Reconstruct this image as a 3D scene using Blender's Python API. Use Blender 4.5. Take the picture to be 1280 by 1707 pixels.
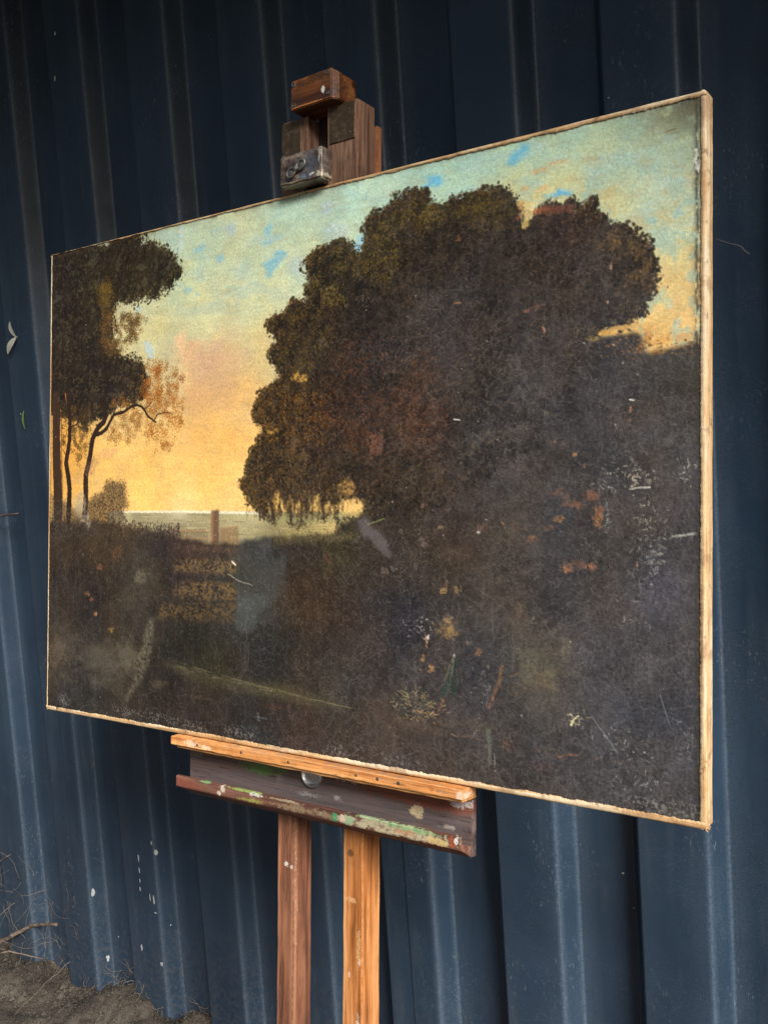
import bpy, bmesh, math, random
import numpy as np
from mathutils import Vector, Matrix

for o in list(bpy.data.objects):
    bpy.data.objects.remove(o)
scene = bpy.context.scene
C = scene.collection
R_ = math.radians

# ------------------------------------------------------------------ camera
EYE = 1.335                                   # eye height above the ground
cam_d = bpy.data.cameras.new('camera')
cam = bpy.data.objects.new('camera', cam_d)
C.objects.link(cam)
rt = Vector((0.81530882, 0.57508228, -0.06746775))
up = Vector((0.00408085, 0.11080943, 0.99383329))
fw = Vector((-0.57901198, 0.81055638, -0.08799708))
m = Matrix((( rt.x, up.x, -fw.x, 0), (rt.y, up.y, -fw.y, 0), (rt.z, up.z, -fw.z, EYE), (0, 0, 0, 1)))
cam.matrix_world = m
cam_d.sensor_fit = 'HORIZONTAL'
cam_d.sensor_width = 36.0
cam_d.lens = 36.0 * 1626.9 / 1280.0
cam_d.clip_start = 0.02
cam_d.clip_end = 300
scene.camera = cam

# ------------------------------------------------------------------ sky, sun, exposure
SUN_AZ, SUN_EL = 59.0, 36.0                   # azimuth: degrees to the right of straight behind the viewer of the wall
az, el = R_(SUN_AZ), R_(SUN_EL)
sun_dir = Vector((math.sin(az) * math.cos(el), -math.cos(az) * math.cos(el), math.sin(el)))   # towards the sun
world = bpy.data.worlds.new('World')
scene.world = world
world.use_nodes = True
nt = world.node_tree
sky = nt.nodes.new('ShaderNodeTexSky')
sky.sky_type = 'NISHITA'
sky.sun_disc = False
sky.sun_elevation = el
sky.sun_rotation = math.atan2(sun_dir.x, sun_dir.y)
sky.air_density = 1.0
sky.dust_density = 4.0
sky.ozone_density = 1.0
bg = nt.nodes['Background']
bg.inputs['Strength'].default_value = 0.05
nt.links.new(sky.outputs['Color'], bg.inputs['Color'])
sun_d = bpy.data.lights.new('sun', 'SUN')
sun_d.energy = 4.4
sun_d.angle = R_(27)
sun_d.color = (1.0, 0.975, 0.94)
sun = bpy.data.objects.new('sun', sun_d)
C.objects.link(sun)
sun.rotation_euler = sun_dir.to_track_quat('Z', 'Y').to_euler()
sun.location = (3, -4, 6)
scene.view_settings.view_transform = 'Standard'
scene.view_settings.look = 'None'
scene.view_settings.gamma = 1
scene.view_settings.use_curve_mapping = False
scene.view_settings.exposure = 0.67

# ------------------------------------------------------------------ helpers
def s2l(c):
    return tuple((x / 12.92 if x <= 0.04045 else ((x + 0.055) / 1.055) ** 2.4) for x in (v / 255.0 for v in c))

def mesh_obj(name, verts, faces, mat=None, parent=None, smooth=False):
    me = bpy.data.meshes.new(name)
    me.from_pydata([tuple(v) for v in verts], [], faces)
    me.update()
    if smooth:
        for p in me.polygons:
            p.use_smooth = True
    o = bpy.data.objects.new(name, me)
    if mat:
        me.materials.append(mat)
    C.objects.link(o)
    if parent:
        o.parent = parent
    return o

def bm_obj(name, bm, mat=None, parent=None, smooth=False):
    me = bpy.data.meshes.new(name)
    bmesh.ops.recalc_face_normals(bm, faces=bm.faces)
    bm.to_mesh(me)
    bm.free()
    if smooth:
        for p in me.polygons:
            p.use_smooth = True
    o = bpy.data.objects.new(name, me)
    for q in (mat if isinstance(mat, (list, tuple)) else [mat] if mat else []):
        me.materials.append(q)
    C.objects.link(o)
    if parent:
        o.parent = parent
    return o

def add_box(bm, lo, hi, bevel=0.0, seg=2, jit=0.0, rnd=None, cuts=0, axis=0):
    """a bevelled box from lo to hi; cuts along one axis lets worn edges wander"""
    b = bmesh.new()
    n = cuts + 1
    g = [2, 2, 2]
    g[axis] = n + 1
    def co(i, j, k):
        t = (i / (g[0] - 1), j / (g[1] - 1), k / (g[2] - 1))
        return [lo[q] + (hi[q] - lo[q]) * t[q] for q in range(3)]
    vs = {}
    for i in range(g[0]):
        for j in range(g[1]):
            for k in range(g[2]):
                p = co(i, j, k)
                if jit and rnd:
                    p = [x + rnd.uniform(-jit, jit) for x in p]
                vs[i, j, k] = b.verts.new(p)
    def quad(a, b_, c, d):
        b.faces.new([vs[a], vs[b_], vs[c], vs[d]])
    for i in range(g[0] - 1):
        for j in range(g[1] - 1):
            quad((i, j, 0), (i, j + 1, 0), (i + 1, j + 1, 0), (i + 1, j, 0))
            quad((i, j, g[2]-1), (i + 1, j, g[2]-1), (i + 1, j + 1, g[2]-1), (i, j + 1, g[2]-1))
    for i in range(g[0] - 1):
        for k in range(g[2] - 1):
            quad((i, 0, k), (i + 1, 0, k), (i + 1, 0, k + 1), (i, 0, k + 1))
            quad((i, g[1]-1, k), (i, g[1]-1, k + 1), (i + 1, g[1]-1, k + 1), (i + 1, g[1]-1, k))
    for j in range(g[1] - 1):
        for k in range(g[2] - 1):
            quad((0, j, k), (0, j, k + 1), (0, j + 1, k + 1), (0, j + 1, k))
            quad((g[0]-1, j, k), (g[0]-1, j + 1, k), (g[0]-1, j + 1, k + 1), (g[0]-1, j, k + 1))
    bmesh.ops.recalc_face_normals(b, faces=b.faces)
    if bevel:
        es = [e for e in b.edges if len(e.link_faces) == 2 and e.calc_face_angle() > 0.6]
        res = bmesh.ops.bevel(b, geom=es, offset=bevel, segments=seg, affect='EDGES', clamp_overlap=True)
        for f in res['faces']:
            f.material_index = 1
    tmp = bpy.data.meshes.new('tmp')
    b.to_mesh(tmp)
    b.free()
    bm.from_mesh(tmp)
    bpy.data.meshes.remove(tmp)

def add_prism(bm, profile, axis_lo, axis_hi, n=1, wob=None):
    """extrude a (y,z) profile along x"""
    rings = []
    for i in range(n + 1):
        x = axis_lo + (axis_hi - axis_lo) * i / n
        dy, dz = wob(x) if wob else (0, 0)
        rings.append([bm.verts.new((x, p[0] + dy, p[1] + dz)) for p in profile])
    k = len(profile)
    for i in range(n):
        for j in range(k):
            bm.faces.new([rings[i][j], rings[i + 1][j], rings[i + 1][(j + 1) % k], rings[i][(j + 1) % k]])
    bm.faces.new(rings[0])
    bm.faces.new(list(reversed(rings[-1])))

def add_tube(bm, pts, radii, seg=6, cap=True):
    pts = [Vector(p) for p in pts]
    if not hasattr(radii, '__len__'):
        radii = [radii] * len(pts)
    rings = []
    ref = Vector((0.3, 0.2, 1)).normalized()
    for i, p in enumerate(pts):
        d = (pts[min(i + 1, len(pts) - 1)] - pts[max(i - 1, 0)]).normalized()
        a = d.cross(ref)
        if a.length < 1e-4:
            a = d.cross(Vector((1, 0, 0)))
        a.normalize()
        b = d.cross(a)
        rings.append([bm.verts.new(p + (a * math.cos(t) + b * math.sin(t)) * radii[i]) for t in [2 * math.pi * q / seg for q in range(seg)]])
    for i in range(len(rings) - 1):
        for j in range(seg):
            bm.faces.new([rings[i][j], rings[i][(j + 1) % seg], rings[i + 1][(j + 1) % seg], rings[i + 1][j]])
    if cap:
        bm.faces.new(rings[0])
        bm.faces.new(list(reversed(rings[-1])))

def add_lathe(bm, prof, M, seg=20):
    """prof: (r, h) pairs round local z, placed by matrix M"""
    rings = []
    for r, h in prof:
        if r < 1e-6:
            rings.append([bm.verts.new(M @ Vector((0, 0, h)))])
        else:
            rings.append([bm.verts.new(M @ Vector((r * math.cos(t), r * math.sin(t), h))) for t in [2 * math.pi * q / seg for q in range(seg)]])
    for a, b in zip(rings, rings[1:]):
        for j in range(seg):
            f = [a[j % len(a)], a[(j + 1) % len(a)], b[(j + 1) % len(b)], b[j % len(b)]]
            f = list(dict.fromkeys(f))
            if len(f) >= 3:
                bm.faces.new(f)

def empty(name, M):
    o = bpy.data.objects.new(name, None)
    o.empty_display_size = 0.1
    C.objects.link(o)
    o.matrix_world = M
    return o

def tag(o, label=None, cat=None, group=None, kind=None):
    if label: o['label'] = label
    if cat: o['category'] = cat
    if group: o['group'] = group
    if kind: o['kind'] = kind
    return o

# ------------------------------------------------------------------ material helpers
class NT:
    def __init__(self, name):
        self.m = bpy.data.materials.new(name)
        self.m.use_nodes = True
        self.t = self.m.node_tree
        self.bsdf = self.t.nodes['Principled BSDF']
    def n(self, kind, **kw):
        nd = self.t.nodes.new(kind)
        for k, v in kw.items():
            setattr(nd, k, v)
        return nd
    def l(self, a, b):
        self.t.links.new(a, b)
    def set(self, sock, v):
        if isinstance(v, bpy.types.NodeSocket):
            self.l(v, sock)
        elif isinstance(v, tuple) and len(v) == 3 and sock.type == 'RGBA':
            sock.default_value = (*v, 1)
        else:
            sock.default_value = v
    def math(self, op, a, b=None, c=None, clamp=False):
        nd = self.n('ShaderNodeMath', operation=op, use_clamp=clamp)
        self.set(nd.inputs[0], a)
        if b is not None: self.set(nd.inputs[1], b)
        if c is not None: self.set(nd.inputs[2], c)
        return nd.outputs[0]
    def mix(self, f, a, b, mode='MIX'):
        nd = self.n('ShaderNodeMix', data_type='RGBA', blend_type=mode)
        self.set(nd.inputs[0], f)
        self.set(nd.inputs[6], a)
        self.set(nd.inputs[7], b)
        return nd.outputs[2]
    def coords(self, kind='Object', scale=(1, 1, 1), loc=(0, 0, 0), rot=(0, 0, 0)):
        tc = self.n('ShaderNodeTexCoord')
        mp = self.n('ShaderNodeMapping')
        mp.inputs['Scale'].default_value = scale
        mp.inputs['Location'].default_value = loc
        mp.inputs['Rotation'].default_value = rot
        self.l(tc.outputs[kind], mp.inputs['Vector'])
        return mp.outputs[0]
    def noise(self, vec, scale, detail=4, rough=0.55, dist=0.0, w=None):
        nd = self.n('ShaderNodeTexNoise')
        if w is not None:
            nd.noise_dimensions = '4D'
            nd.inputs['W'].default_value = w
        self.l(vec, nd.inputs['Vector'])
        nd.inputs['Scale'].default_value = scale
        nd.inputs['Detail'].default_value = detail
        nd.inputs['Roughness'].default_value = rough
        nd.inputs['Distortion'].default_value = dist
        return nd.outputs['Fac']
    def rng(self, v, a, b, lo=0.0, hi=1.0, smooth=True):
        nd = self.n('ShaderNodeMapRange', interpolation_type='SMOOTHSTEP' if smooth else 'LINEAR')
        self.set(nd.inputs[0], v)
        nd.inputs[1].default_value = a
        nd.inputs[2].default_value = b
        nd.inputs[3].default_value = lo
        nd.inputs[4].default_value = hi
        return nd.outputs[0]
    def ramp(self, f, stops):
        nd = self.n('ShaderNodeValToRGB')
        self.l(f, nd.inputs[0])
        e = nd.color_ramp.elements
        while len(e) < len(stops):
            e.new(0.5)
        for q, (p, c) in zip(e, stops):
            q.position = p
            q.color = (*c, 1)
        return nd.outputs[0]
    def bump(self, h, strength, dist, prev=None):
        nd = self.n('ShaderNodeBump')
        nd.inputs['Strength'].default_value = strength
        nd.inputs['Distance'].default_value = dist
        self.l(h, nd.inputs['Height'])
        if prev is not None:
            self.l(prev, nd.inputs['Normal'])
        return nd.outputs[0]
    def spot(self, vec, centre, radii, warp=0.35, scale=120, edge=0.15):
        """mask of an uneven blot: centre and radii in object space"""
        mp = self.n('ShaderNodeVectorMath', operation='SUBTRACT')
        self.l(vec, mp.inputs[0])
        mp.inputs[1].default_value = centre
        dv = self.n('ShaderNodeVectorMath', operation='DIVIDE')
        self.l(mp.outputs[0], dv.inputs[0])
        dv.inputs[1].default_value = radii
        ln = self.n('ShaderNodeVectorMath', operation='LENGTH')
        self.l(dv.outputs[0], ln.inputs[0])
        nz = self.noise(vec, scale, 6, 0.78)
        d = self.math('ADD', ln.outputs['Value'], self.math('MULTIPLY', self.math('SUBTRACT', nz, 0.5), warp * 8))
        dry = self.rng(self.noise(vec, scale * 3.1, 4, 0.7, 0.6), 0.36, 0.52, 0.25, 1.0)
        return self.math('MULTIPLY', self.rng(d, 1.0, 1.0 - edge * 2), dry)
    def out(self, col, rough=0.5, spec=0.5, metal=0.0, normal=None):
        b = self.bsdf
        self.set(b.inputs['Base Color'], col)
        self.set(b.inputs['Roughness'], rough)
        self.set(b.inputs['Specular IOR Level'], spec)
        self.set(b.inputs['Metallic'], metal)
        if normal is not None:
            self.l(normal, b.inputs['Normal'])
        return self.m

def wood(name, dark, mid, light, axis, grain=1.0, rough=0.6, wear_or_glint=None, spots=(), spec=0.35, dirt=0.35, seed=0.0):
    """worn timber, grain along the object axis (0 x, 2 z)"""
    t = NT(name)
    v = t.coords('Object', loc=(seed, seed * 0.7, seed * 1.3))
    sc = [1, 1, 1]
    sc[axis] = 0.045
    st = t.n('ShaderNodeMapping')
    st.inputs['Scale'].default_value = sc
    t.l(v, st.inputs['Vector'])
    sv = st.outputs[0]
    g1 = t.noise(sv, 170 * grain, 6, 0.62, 0.6)
    g2 = t.noise(sv, 46 * grain, 3, 0.5, 0.8, w=2.0)
    g3 = t.noise(sv, 700 * grain, 2, 0.5)
    f = t.math('ADD', t.math('MULTIPLY', g1, 0.45), t.math('MULTIPLY', g2, 0.55))
    col = t.ramp(f, [(0.39, dark), (0.48, mid), (0.58, light)])
    col = t.mix(t.rng(g3, 0.38, 0.30, 0, 0.65), col, tuple(x * 0.3 for x in dark))      # pores
    blotch = t.noise(v, 11, 4, 0.6)
    col = t.mix(t.rng(blotch, 0.48, 0.72, 0, dirt), col, (0.035, 0.027, 0.022))
    if wear_or_glint:
        wz = t.noise(v, 60, 5, 0.7)
        col = t.mix(t.rng(wz, 0.64, 0.72, 0, 0.8), col, wear_or_glint)
    raw = t.coords('Object')
    for c, r, colr, *q in spots:
        col = t.mix(t.math('MULTIPLY', t.spot(raw, c, r, *(q[1:] if len(q) > 1 else ())), q[0] if q else 0.92), col, colr)
    h = t.math('ADD', t.math('MULTIPLY', g1, 0.6), t.math('MULTIPLY', g3, 0.4))
    nrm = t.bump(h, 0.8, 0.0016)
    nrm = t.bump(t.noise(v, 90, 4, 0.6), 0.3, 0.0015, nrm)
    rr = t.rng(g2, 0.3, 0.7, rough - 0.1, rough + 0.12)
    return t.out(col, rr, spec, 0, nrm)

# ------------------------------------------------------------------ the setting: ground
X0, P, D, DEP = -1.95086, 0.25, 1.39831, 0.037        # a crown's right edge, rib pitch, distance of crowns, rib depth

def smooth1(t):
    t = np.clip(t, 0, 1)
    return t * t * (3 - 2 * t)

def hash2(ix, iy, seed):
    h = (ix * 374761393 + iy * 668265263 + seed * 974634777) & 0xffffffff
    h = ((h ^ (h >> 13)) * 1274126177) & 0xffffffff
    return ((h ^ (h >> 16)) & 0xffff) / 65535.0

def vn(x, y, seed=0):
    x = np.asarray(x, float); y = np.asarray(y, float)
    ix = np.floor(x).astype(np.int64); iy = np.floor(y).astype(np.int64)
    fx = smooth1(x - ix); fy = smooth1(y - iy)
    a = hash2(ix, iy, seed); b = hash2(ix + 1, iy, seed)
    c = hash2(ix, iy + 1, seed); d = hash2(ix + 1, iy + 1, seed)
    return (a * (1 - fx) + b * fx) * (1 - fy) + (c * (1 - fx) + d * fx) * fy

def fbm(x, y, seed=0, oct=4, gain=0.5):
    s = 0; a = 1; t = 0
    for o in range(oct):
        s = s + a * vn(x * 2 ** o + 17.3 * o, y * 2 ** o + 9.1 * o, seed + o)
        t += a; a *= gain
    return s / t

def ground_h(x, y):
    near = np.exp(-((y - D - 0.02) / 0.30) ** 2)
    heap = 0.050 * np.exp(-((x + 1.83) / 0.11) ** 2 - ((y - D) / 0.10) ** 2) + 0.045 * np.exp(-((x + 1.60) / 0.05) ** 2 - ((y - D) / 0.08) ** 2) \
         + 0.012 * np.exp(-((x + 2.2) / 0.10) ** 2 - ((y - D) / 0.16) ** 2)
    lump = (fbm(x * 14, y * 14, 3, 5, 0.6) - 0.5) * 0.055
    fine = (fbm(x * 60, y * 60, 8, 3, 0.6) - 0.5) * 0.012
    patch = np.exp(-((x + 1.6) / 1.3) ** 2 - ((y - 1.0) / 0.9) ** 2)
    return heap + (lump + fine) * np.maximum(near, 0.35 * patch) + 0.006 * (fbm(x * 1.3, y * 1.3, 21, 3) - 0.5)

def axis_samples(lo, hi, dlo, dhi, fine, coarse_n):
    a = -np.geomspace(1, 1 + dlo - lo, coarse_n)[::-1] + 1 + dlo
    b = np.arange(dlo, dhi, fine)
    c = np.geomspace(1, 1 + hi - dhi, coarse_n) - 1 + dhi
    return np.unique(np.concatenate([a, b, c]))

xs = axis_samples(-60, 60, -2.7, -1.2, 0.006, 26)
ys = axis_samples(-60, 3.0, 1.0, 1.50, 0.006, 26)
gx, gy = np.meshgrid(xs, ys)
gz = ground_h(gx, gy)
nx, ny = len(xs), len(ys)
gv = np.stack([gx.ravel(), gy.ravel(), gz.ravel()], 1)
idx = np.arange(nx * ny).reshape(ny, nx)
gf = np.stack([idx[:-1, :-1].ravel(), idx[:-1, 1:].ravel(), idx[1:, 1:].ravel(), idx[1:, :-1].ravel()], 1)

t = NT('dusty_ground')
v = t.coords('Object')
n1 = t.noise(v, 9, 6, 0.65)
n2 = t.noise(v, 70, 5, 0.7)
n3 = t.noise(v, 420, 3, 0.6)
col = t.ramp(n1, [(0.33, s2l((36, 32, 29))), (0.5, s2l((68, 62, 55))), (0.68, s2l((98, 90, 80)))])
col = t.mix(t.rng(n2, 0.5, 0.66, 0, 0.75), col, s2l((52, 47, 42)))
col = t.mix(t.rng(n3, 0.56, 0.64, 0, 0.5), col, s2l((136, 127, 114)))
nrm = t.bump(n3, 0.7, 0.003)
nrm = t.bump(n2, 0.6, 0.01, nrm)
M_GROUND = t.out(col, 0.95, 0.2, 0, nrm)
ground = mesh_obj('ground', gv, gf.tolist(), M_GROUND, smooth=True)
tag(ground, kind='structure')

# ------------------------------------------------------------------ the setting: profiled metal wall
t = NT('navy_painted_steel')
v = t.coords('Object')
st = t.coords('Object', scale=(1, 1, 0.12))
big = t.noise(v, 3.2, 4, 0.6)
col = t.mix(t.rng(big, 0.35, 0.7), (0.020, 0.038, 0.064), (0.027, 0.050, 0.083))
streak = t.noise(st, 34, 5, 0.65)
col = t.mix(t.rng(streak, 0.52, 0.75, 0, 0.28), col, (0.075, 0.095, 0.115))               # chalky rain streaks
# fine dust and scuffs
d1 = t.noise(v, 620, 2, 0.5)
d2 = t.noise(v, 9, 4, 0.65)
dm = t.math('MULTIPLY', t.rng(d1, 0.60, 0.66), t.rng(d2, 0.42, 0.62))
col = t.mix(t.math('MULTIPLY', dm, 0.30), col, (0.20, 0.22, 0.23))
sc = t.coords('Object', scale=(1, 1, 0.34), rot=(0, R_(18), 0))
s1 = t.noise(sc, 310, 3, 0.55, 0.3)
s2 = t.noise(v, 5.5, 3, 0.6, w=4.0)
sm = t.math('MULTIPLY', t.rng(s1, 0.62, 0.67), t.rng(s2, 0.50, 0.64))
col = t.mix(t.math('MULTIPLY', sm, 0.38), col, (0.24, 0.26, 0.26))
# splashed earth over the lowest hand's breadth
sp = t.n('ShaderNodeSeparateXYZ')
t.l(v, sp.inputs[0])
low = t.rng(sp.outputs[2], 0.42, -0.02)
e1 = t.noise(v, 95, 5, 0.7)
em = t.math('MULTIPLY', low, t.rng(e1, 0.42, 0.68))
col = t.mix(t.math('MULTIPLY', em, 0.35), col, s2l((96, 88, 78)))
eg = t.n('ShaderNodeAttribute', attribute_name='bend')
wear_or_glint = t.math('MULTIPLY', eg.outputs['Fac'], t.rng(t.noise(v, 240, 4, 0.7), 0.30, 0.62, 0.25, 1.0))
col = t.mix(t.math('MULTIPLY', wear_or_glint, 0.32), col, s2l((112, 126, 140)))  # chalky wear plus sky glint painted along the bends
film = t.math('MULTIPLY', t.rng(t.noise(st, 9, 3, 0.6), 0.35, 0.75), 0.08)
col = t.mix(film, col, s2l((70, 74, 78)))
rough = t.rng(t.noise(v, 22, 4, 0.6), 0.3, 0.7, 0.30, 0.44)
rough = t.math('ADD', rough, t.math('MULTIPLY', t.math('MAXIMUM', em, dm), 0.35), clamp=True)
nrm = t.bump(t.noise(v, 260, 3, 0.55), 0.16, 0.0012)
nrm = t.bump(t.noise(v, 7, 2, 0.5), 0.25, 0.012, nrm)
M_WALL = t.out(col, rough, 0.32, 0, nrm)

CW, SL = 0.43 * P, 0.086 * P              # crown width, run of the slopes

def fillet(pts, radii, seg):
    out = [pts[0]]
    for i in range(1, len(pts) - 1):
        p, a, b = Vector(pts[i]), Vector(pts[i - 1]), Vector(pts[i + 1])
        u, w = (a - p).normalized(), (b - p).normalized()
        ang = u.angle(w)
        tl = min(radii[i] / math.tan(ang / 2), (a - p).length * .45, (b - p).length * .45)
        p0, p1 = p + u * tl, p + w * tl
        for s in range(seg + 1):
            q = s / seg
            out.append(tuple((p0 * (1 - q) ** 2 + p * 2 * q * (1 - q) + p1 * q * q)))
    out.append(pts[-1])
    return out

def panel(xl, index):
    """one roll-formed sheet, a metre wide, lapped on a crown"""
    xr = xl + 1.0 + 0.022
    pts, rad = [(xl, D + 0.0035), (xl + 0.0004, D)], [0, 0.0006]
    k = 0
    first = xl + (X0 - (-2.006))               # the crown's right edge just right of the lap
    while True:
        e = first + k * P
        pts += [(e, D), (e + SL, D + DEP)]
        rad += [0.011, 0.0055]
        if k == 3:
            nl = e + P - CW
            pts += [(nl - SL, D + DEP), (nl, D)]
            rad += [0.007, 0.006]
            break
        nl = e + P - CW
        pts += [(nl - SL, D + DEP), (nl, D)]
        rad += [0.007, 0.006]
        k += 1
    pts.append((xr, D)); rad.append(0)
    prof = fillet(pts, rad, 5)
    # intermediate points on flats so they may bow
    dense = []
    for a, b in zip(prof, prof[1:]):
        L = math.hypot(b[0] - a[0], b[1] - a[1])
        n = max(1, int(L / (0.03 if L > 0.06 else 0.006)))
        dense += [(a[0] + (b[0] - a[0]) * q / n, a[1] + (b[1] - a[1]) * q / n) for q in range(n)]
    dense.append(prof[-1])
    dense = np.array(dense)
    zs = np.linspace(-0.12, 2.52, 67)
    px, pz = np.meshgrid(dense[:, 0], zs)
    py = np.tile(dense[:, 1], (len(zs), 1))
    lap = np.where(px - xl < 0.06, -0.0016 * (1 - smooth1((px - xl) / 0.06)), 0)
    lapr = np.where(xr - px < 0.05, 0.0010 * (1 - smooth1((xr - px) / 0.05)), 0)
    bow = 0.0016 * (fbm(px * 9, pz * 2.2, 40 + index, 3) - 0.5)
    seamwave = np.where(px - xl < 0.012, 0.0009 * (vn(pz * 5, pz * 0, 90 + index) - 0.6), 0)
    V = np.stack([px, py + lap + lapr + bow + seamwave, pz], -1).reshape(-1, 3)
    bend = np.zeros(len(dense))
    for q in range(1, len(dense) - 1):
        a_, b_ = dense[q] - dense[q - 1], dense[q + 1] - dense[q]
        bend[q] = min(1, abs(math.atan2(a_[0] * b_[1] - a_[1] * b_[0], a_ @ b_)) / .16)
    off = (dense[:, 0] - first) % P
    bend = bend * np.where(off < SL + .02, 1.0, .35)        # the right-hand bends take most of the pale wear and painted glint
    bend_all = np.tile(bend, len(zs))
    n_, m_ = len(dense), len(zs)
    ii = np.arange(n_ * m_).reshape(m_, n_)
    F = np.stack([ii[:-1, :-1].ravel(), ii[:-1, 1:].ravel(), ii[1:, 1:].ravel(), ii[1:, :-1].ravel()], 1)
    return V, F.tolist(), bend_all

wall = empty('metal_wall', Matrix.Translation((-1.0, D + 0.05, 0)))
tag(wall, 'dark navy blue ribbed metal cladding wall standing behind the easel', 'wall')
panels = {}
for i in range(-2, 4):
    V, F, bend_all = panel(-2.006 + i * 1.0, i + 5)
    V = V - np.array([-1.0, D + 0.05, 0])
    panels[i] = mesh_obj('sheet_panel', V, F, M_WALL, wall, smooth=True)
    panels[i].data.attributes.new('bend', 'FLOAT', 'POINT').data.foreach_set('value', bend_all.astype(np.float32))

# unseen overhang added to keep sun and sky off the wall's upper half
t = NT('shade_overhang_paint')
v = t.coords('Object')
M_SHADE_OVERHANG = t.out(t.mix(t.noise(v, 6, 4, 0.6), (0.03, 0.034, 0.04), (0.05, 0.055, 0.06)), 0.7, 0.3)
bm = bmesh.new()
add_box(bm, (-7, D - 0.87, 2.53), (7, D + 0.3, 2.62), 0.006)
add_box(bm, (-7, D - 0.91, 2.50), (7, D - 0.873, 2.70), 0.006)
shade_roof = bm_obj('shade_overhang', bm, M_SHADE_OVERHANG)
tag(shade_roof, kind='structure')

# ------------------------------------------------------------------ the oil painting
TILT = 0.12589757
FRAME = Matrix.Translation((-1.40602, 0.96247, EYE - 0.43353)) @ Matrix.Rotation(-TILT, 4, 'X')   # x right, z up the canvas, -y out of its face
PW, PH = 1.0957, 0.7630                        # canvas size in metres
S = 1.0                                        # canvas raster: samples per millimetre
NX, NY = int(PW * 1000 * S), int(PH * 1000 * S)
HOM = np.array([1.73590971e+00, 1.77863872e-02, -1.56942186e+02, 2.72942781e-01, 1.07731096e+00, -4.81245667e+02, 6.13998049e-04, 1.57565787e-05, 1.0]).reshape(3, 3)

def Q(x, y):
    """a point measured on the photograph, rectified to the canvas (column, row from the top)"""
    q = HOM @ np.array([x, y, 1.0])
    return q[0] / q[2] * S, q[1] / q[2] * S

rs = np.random.RandomState(11)
CX, CY = np.meshgrid(np.arange(NX, dtype=np.float32), np.arange(NY, dtype=np.float32))

def cn(cell, seed, oct=3, gain=0.5, ax=1.0, ay=1.0):
    out = 0; a = 1.0; tot = 0.0
    for o in range(oct):
        x = np.arange(NX) / (cell * ax) * 2 ** o + 17.3 * o
        y = np.arange(NY) / (cell * ay) * 2 ** o + 9.1 * o
        ix, iy = np.floor(x).astype(np.int64), np.floor(y).astype(np.int64)
        fx, fy = smooth1(x - ix).astype(np.float32), smooth1(y - iy).astype(np.float32)[:, None]
        lx, ly = np.arange(ix.min(), ix.max() + 2), np.arange(iy.min(), iy.max() + 2)
        G = hash2(lx[None, :], ly[:, None], seed + o).astype(np.float32)
        A = G[:, ix - lx[0]] * (1 - fx) + G[:, ix - lx[0] + 1] * fx
        r = iy - ly[0]
        out = out + a * (A[r] * (1 - fy) + A[r + 1] * fy)
        tot += a; a *= gain
    return out / tot

def blur(a, r):
    r = int(max(1, round(r)))
    for _ in range(2):
        for axis in (0, 1):
            pad = [(0, 0)] * a.ndim
            pad[axis] = (r + 1, r)
            c = np.cumsum(np.pad(a, pad, mode='edge'), axis=axis, dtype=np.float64)
            n = a.shape[axis]
            hi = np.take(c, np.arange(2 * r + 1, 2 * r + 1 + n), axis=axis)
            lo = np.take(c, np.arange(0, n), axis=axis)
            a = ((hi - lo) / (2 * r + 1)).astype(np.float32)
    return a

def idw(samples, power=2.6):
    """a colour field that passes through colours noted at points of the picture"""
    st = 8
    gx_, gy_ = np.meshgrid(np.arange(0, NX + st, st), np.arange(0, NY + st, st))
    num = np.zeros(gx_.shape + (3,)); den = np.zeros(gx_.shape)
    for x, y, c in samples:
        u, w = Q(x, y)
        wt = 1.0 / (((gx_ - u) ** 2 + (gy_ - w) ** 2) + 250.0) ** (power / 2)
        num += wt[..., None] * np.array(c, float)
        den += wt
    f = num / den[..., None]
    fx, fy = CX / st, CY / st
    ix, iy = fx.astype(int), fy.astype(int)
    tx, ty = (fx - ix)[..., None], (fy - iy)[..., None]
    return ((f[iy, ix] * (1 - tx) + f[iy, ix + 1] * tx) * (1 - ty) + (f[iy + 1, ix] * (1 - tx) + f[iy + 1, ix + 1] * tx) * ty).astype(np.float32)

def poly_mask(pts, amp=0.0, cell=8.0, seed=1, feather=1.0, raw=False):
    p = np.array(pts if raw else [Q(*q) for q in pts])
    x, y = CX, CY
    if amp:
        x = CX + amp * 2 * (cn(cell, seed, 2) - 0.5)
        y = CY + amp * 2 * (cn(cell, seed + 50, 2) - 0.5)
        if amp > 4:
            x = x + amp * 2.6 * (cn(cell * 2.3, seed + 31, 2) - 0.5)
            y = y + amp * 2.6 * (cn(cell * 2.3, seed + 81, 2) - 0.5)
    x0, x1 = int(max(0, p[:, 0].min() - 30)), int(min(NX, p[:, 0].max() + 30))
    y0, y1 = int(max(0, p[:, 1].min() - 30)), int(min(NY, p[:, 1].max() + 30))
    full = np.zeros((NY, NX), np.float32)
    if x1 <= x0 or y1 <= y0:
        return full
    x, y = x[y0:y1, x0:x1], y[y0:y1, x0:x1]
    ins = np.zeros(x.shape, bool)
    for (ax, ay), (bx, by) in zip(p, np.roll(p, -1, 0)):
        if ay == by: continue
        c = ((ay > y) != (by > y)) & (x < (bx - ax) * (y - ay) / (by - ay) + ax)
        ins ^= c
    full[y0:y1, x0:x1] = ins
    return blur(full, feather) if feather >= 1 else full

img = np.zeros((NY, NX, 3), np.float32)
hgt = np.zeros((NY, NX), np.float32)           # paint relief in millimetres

def lay(mask, col, a=1.0):
    global img
    mk = (mask * a)[..., None]
    img = img * (1 - mk) + np.asarray(col, np.float32) * mk

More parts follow.
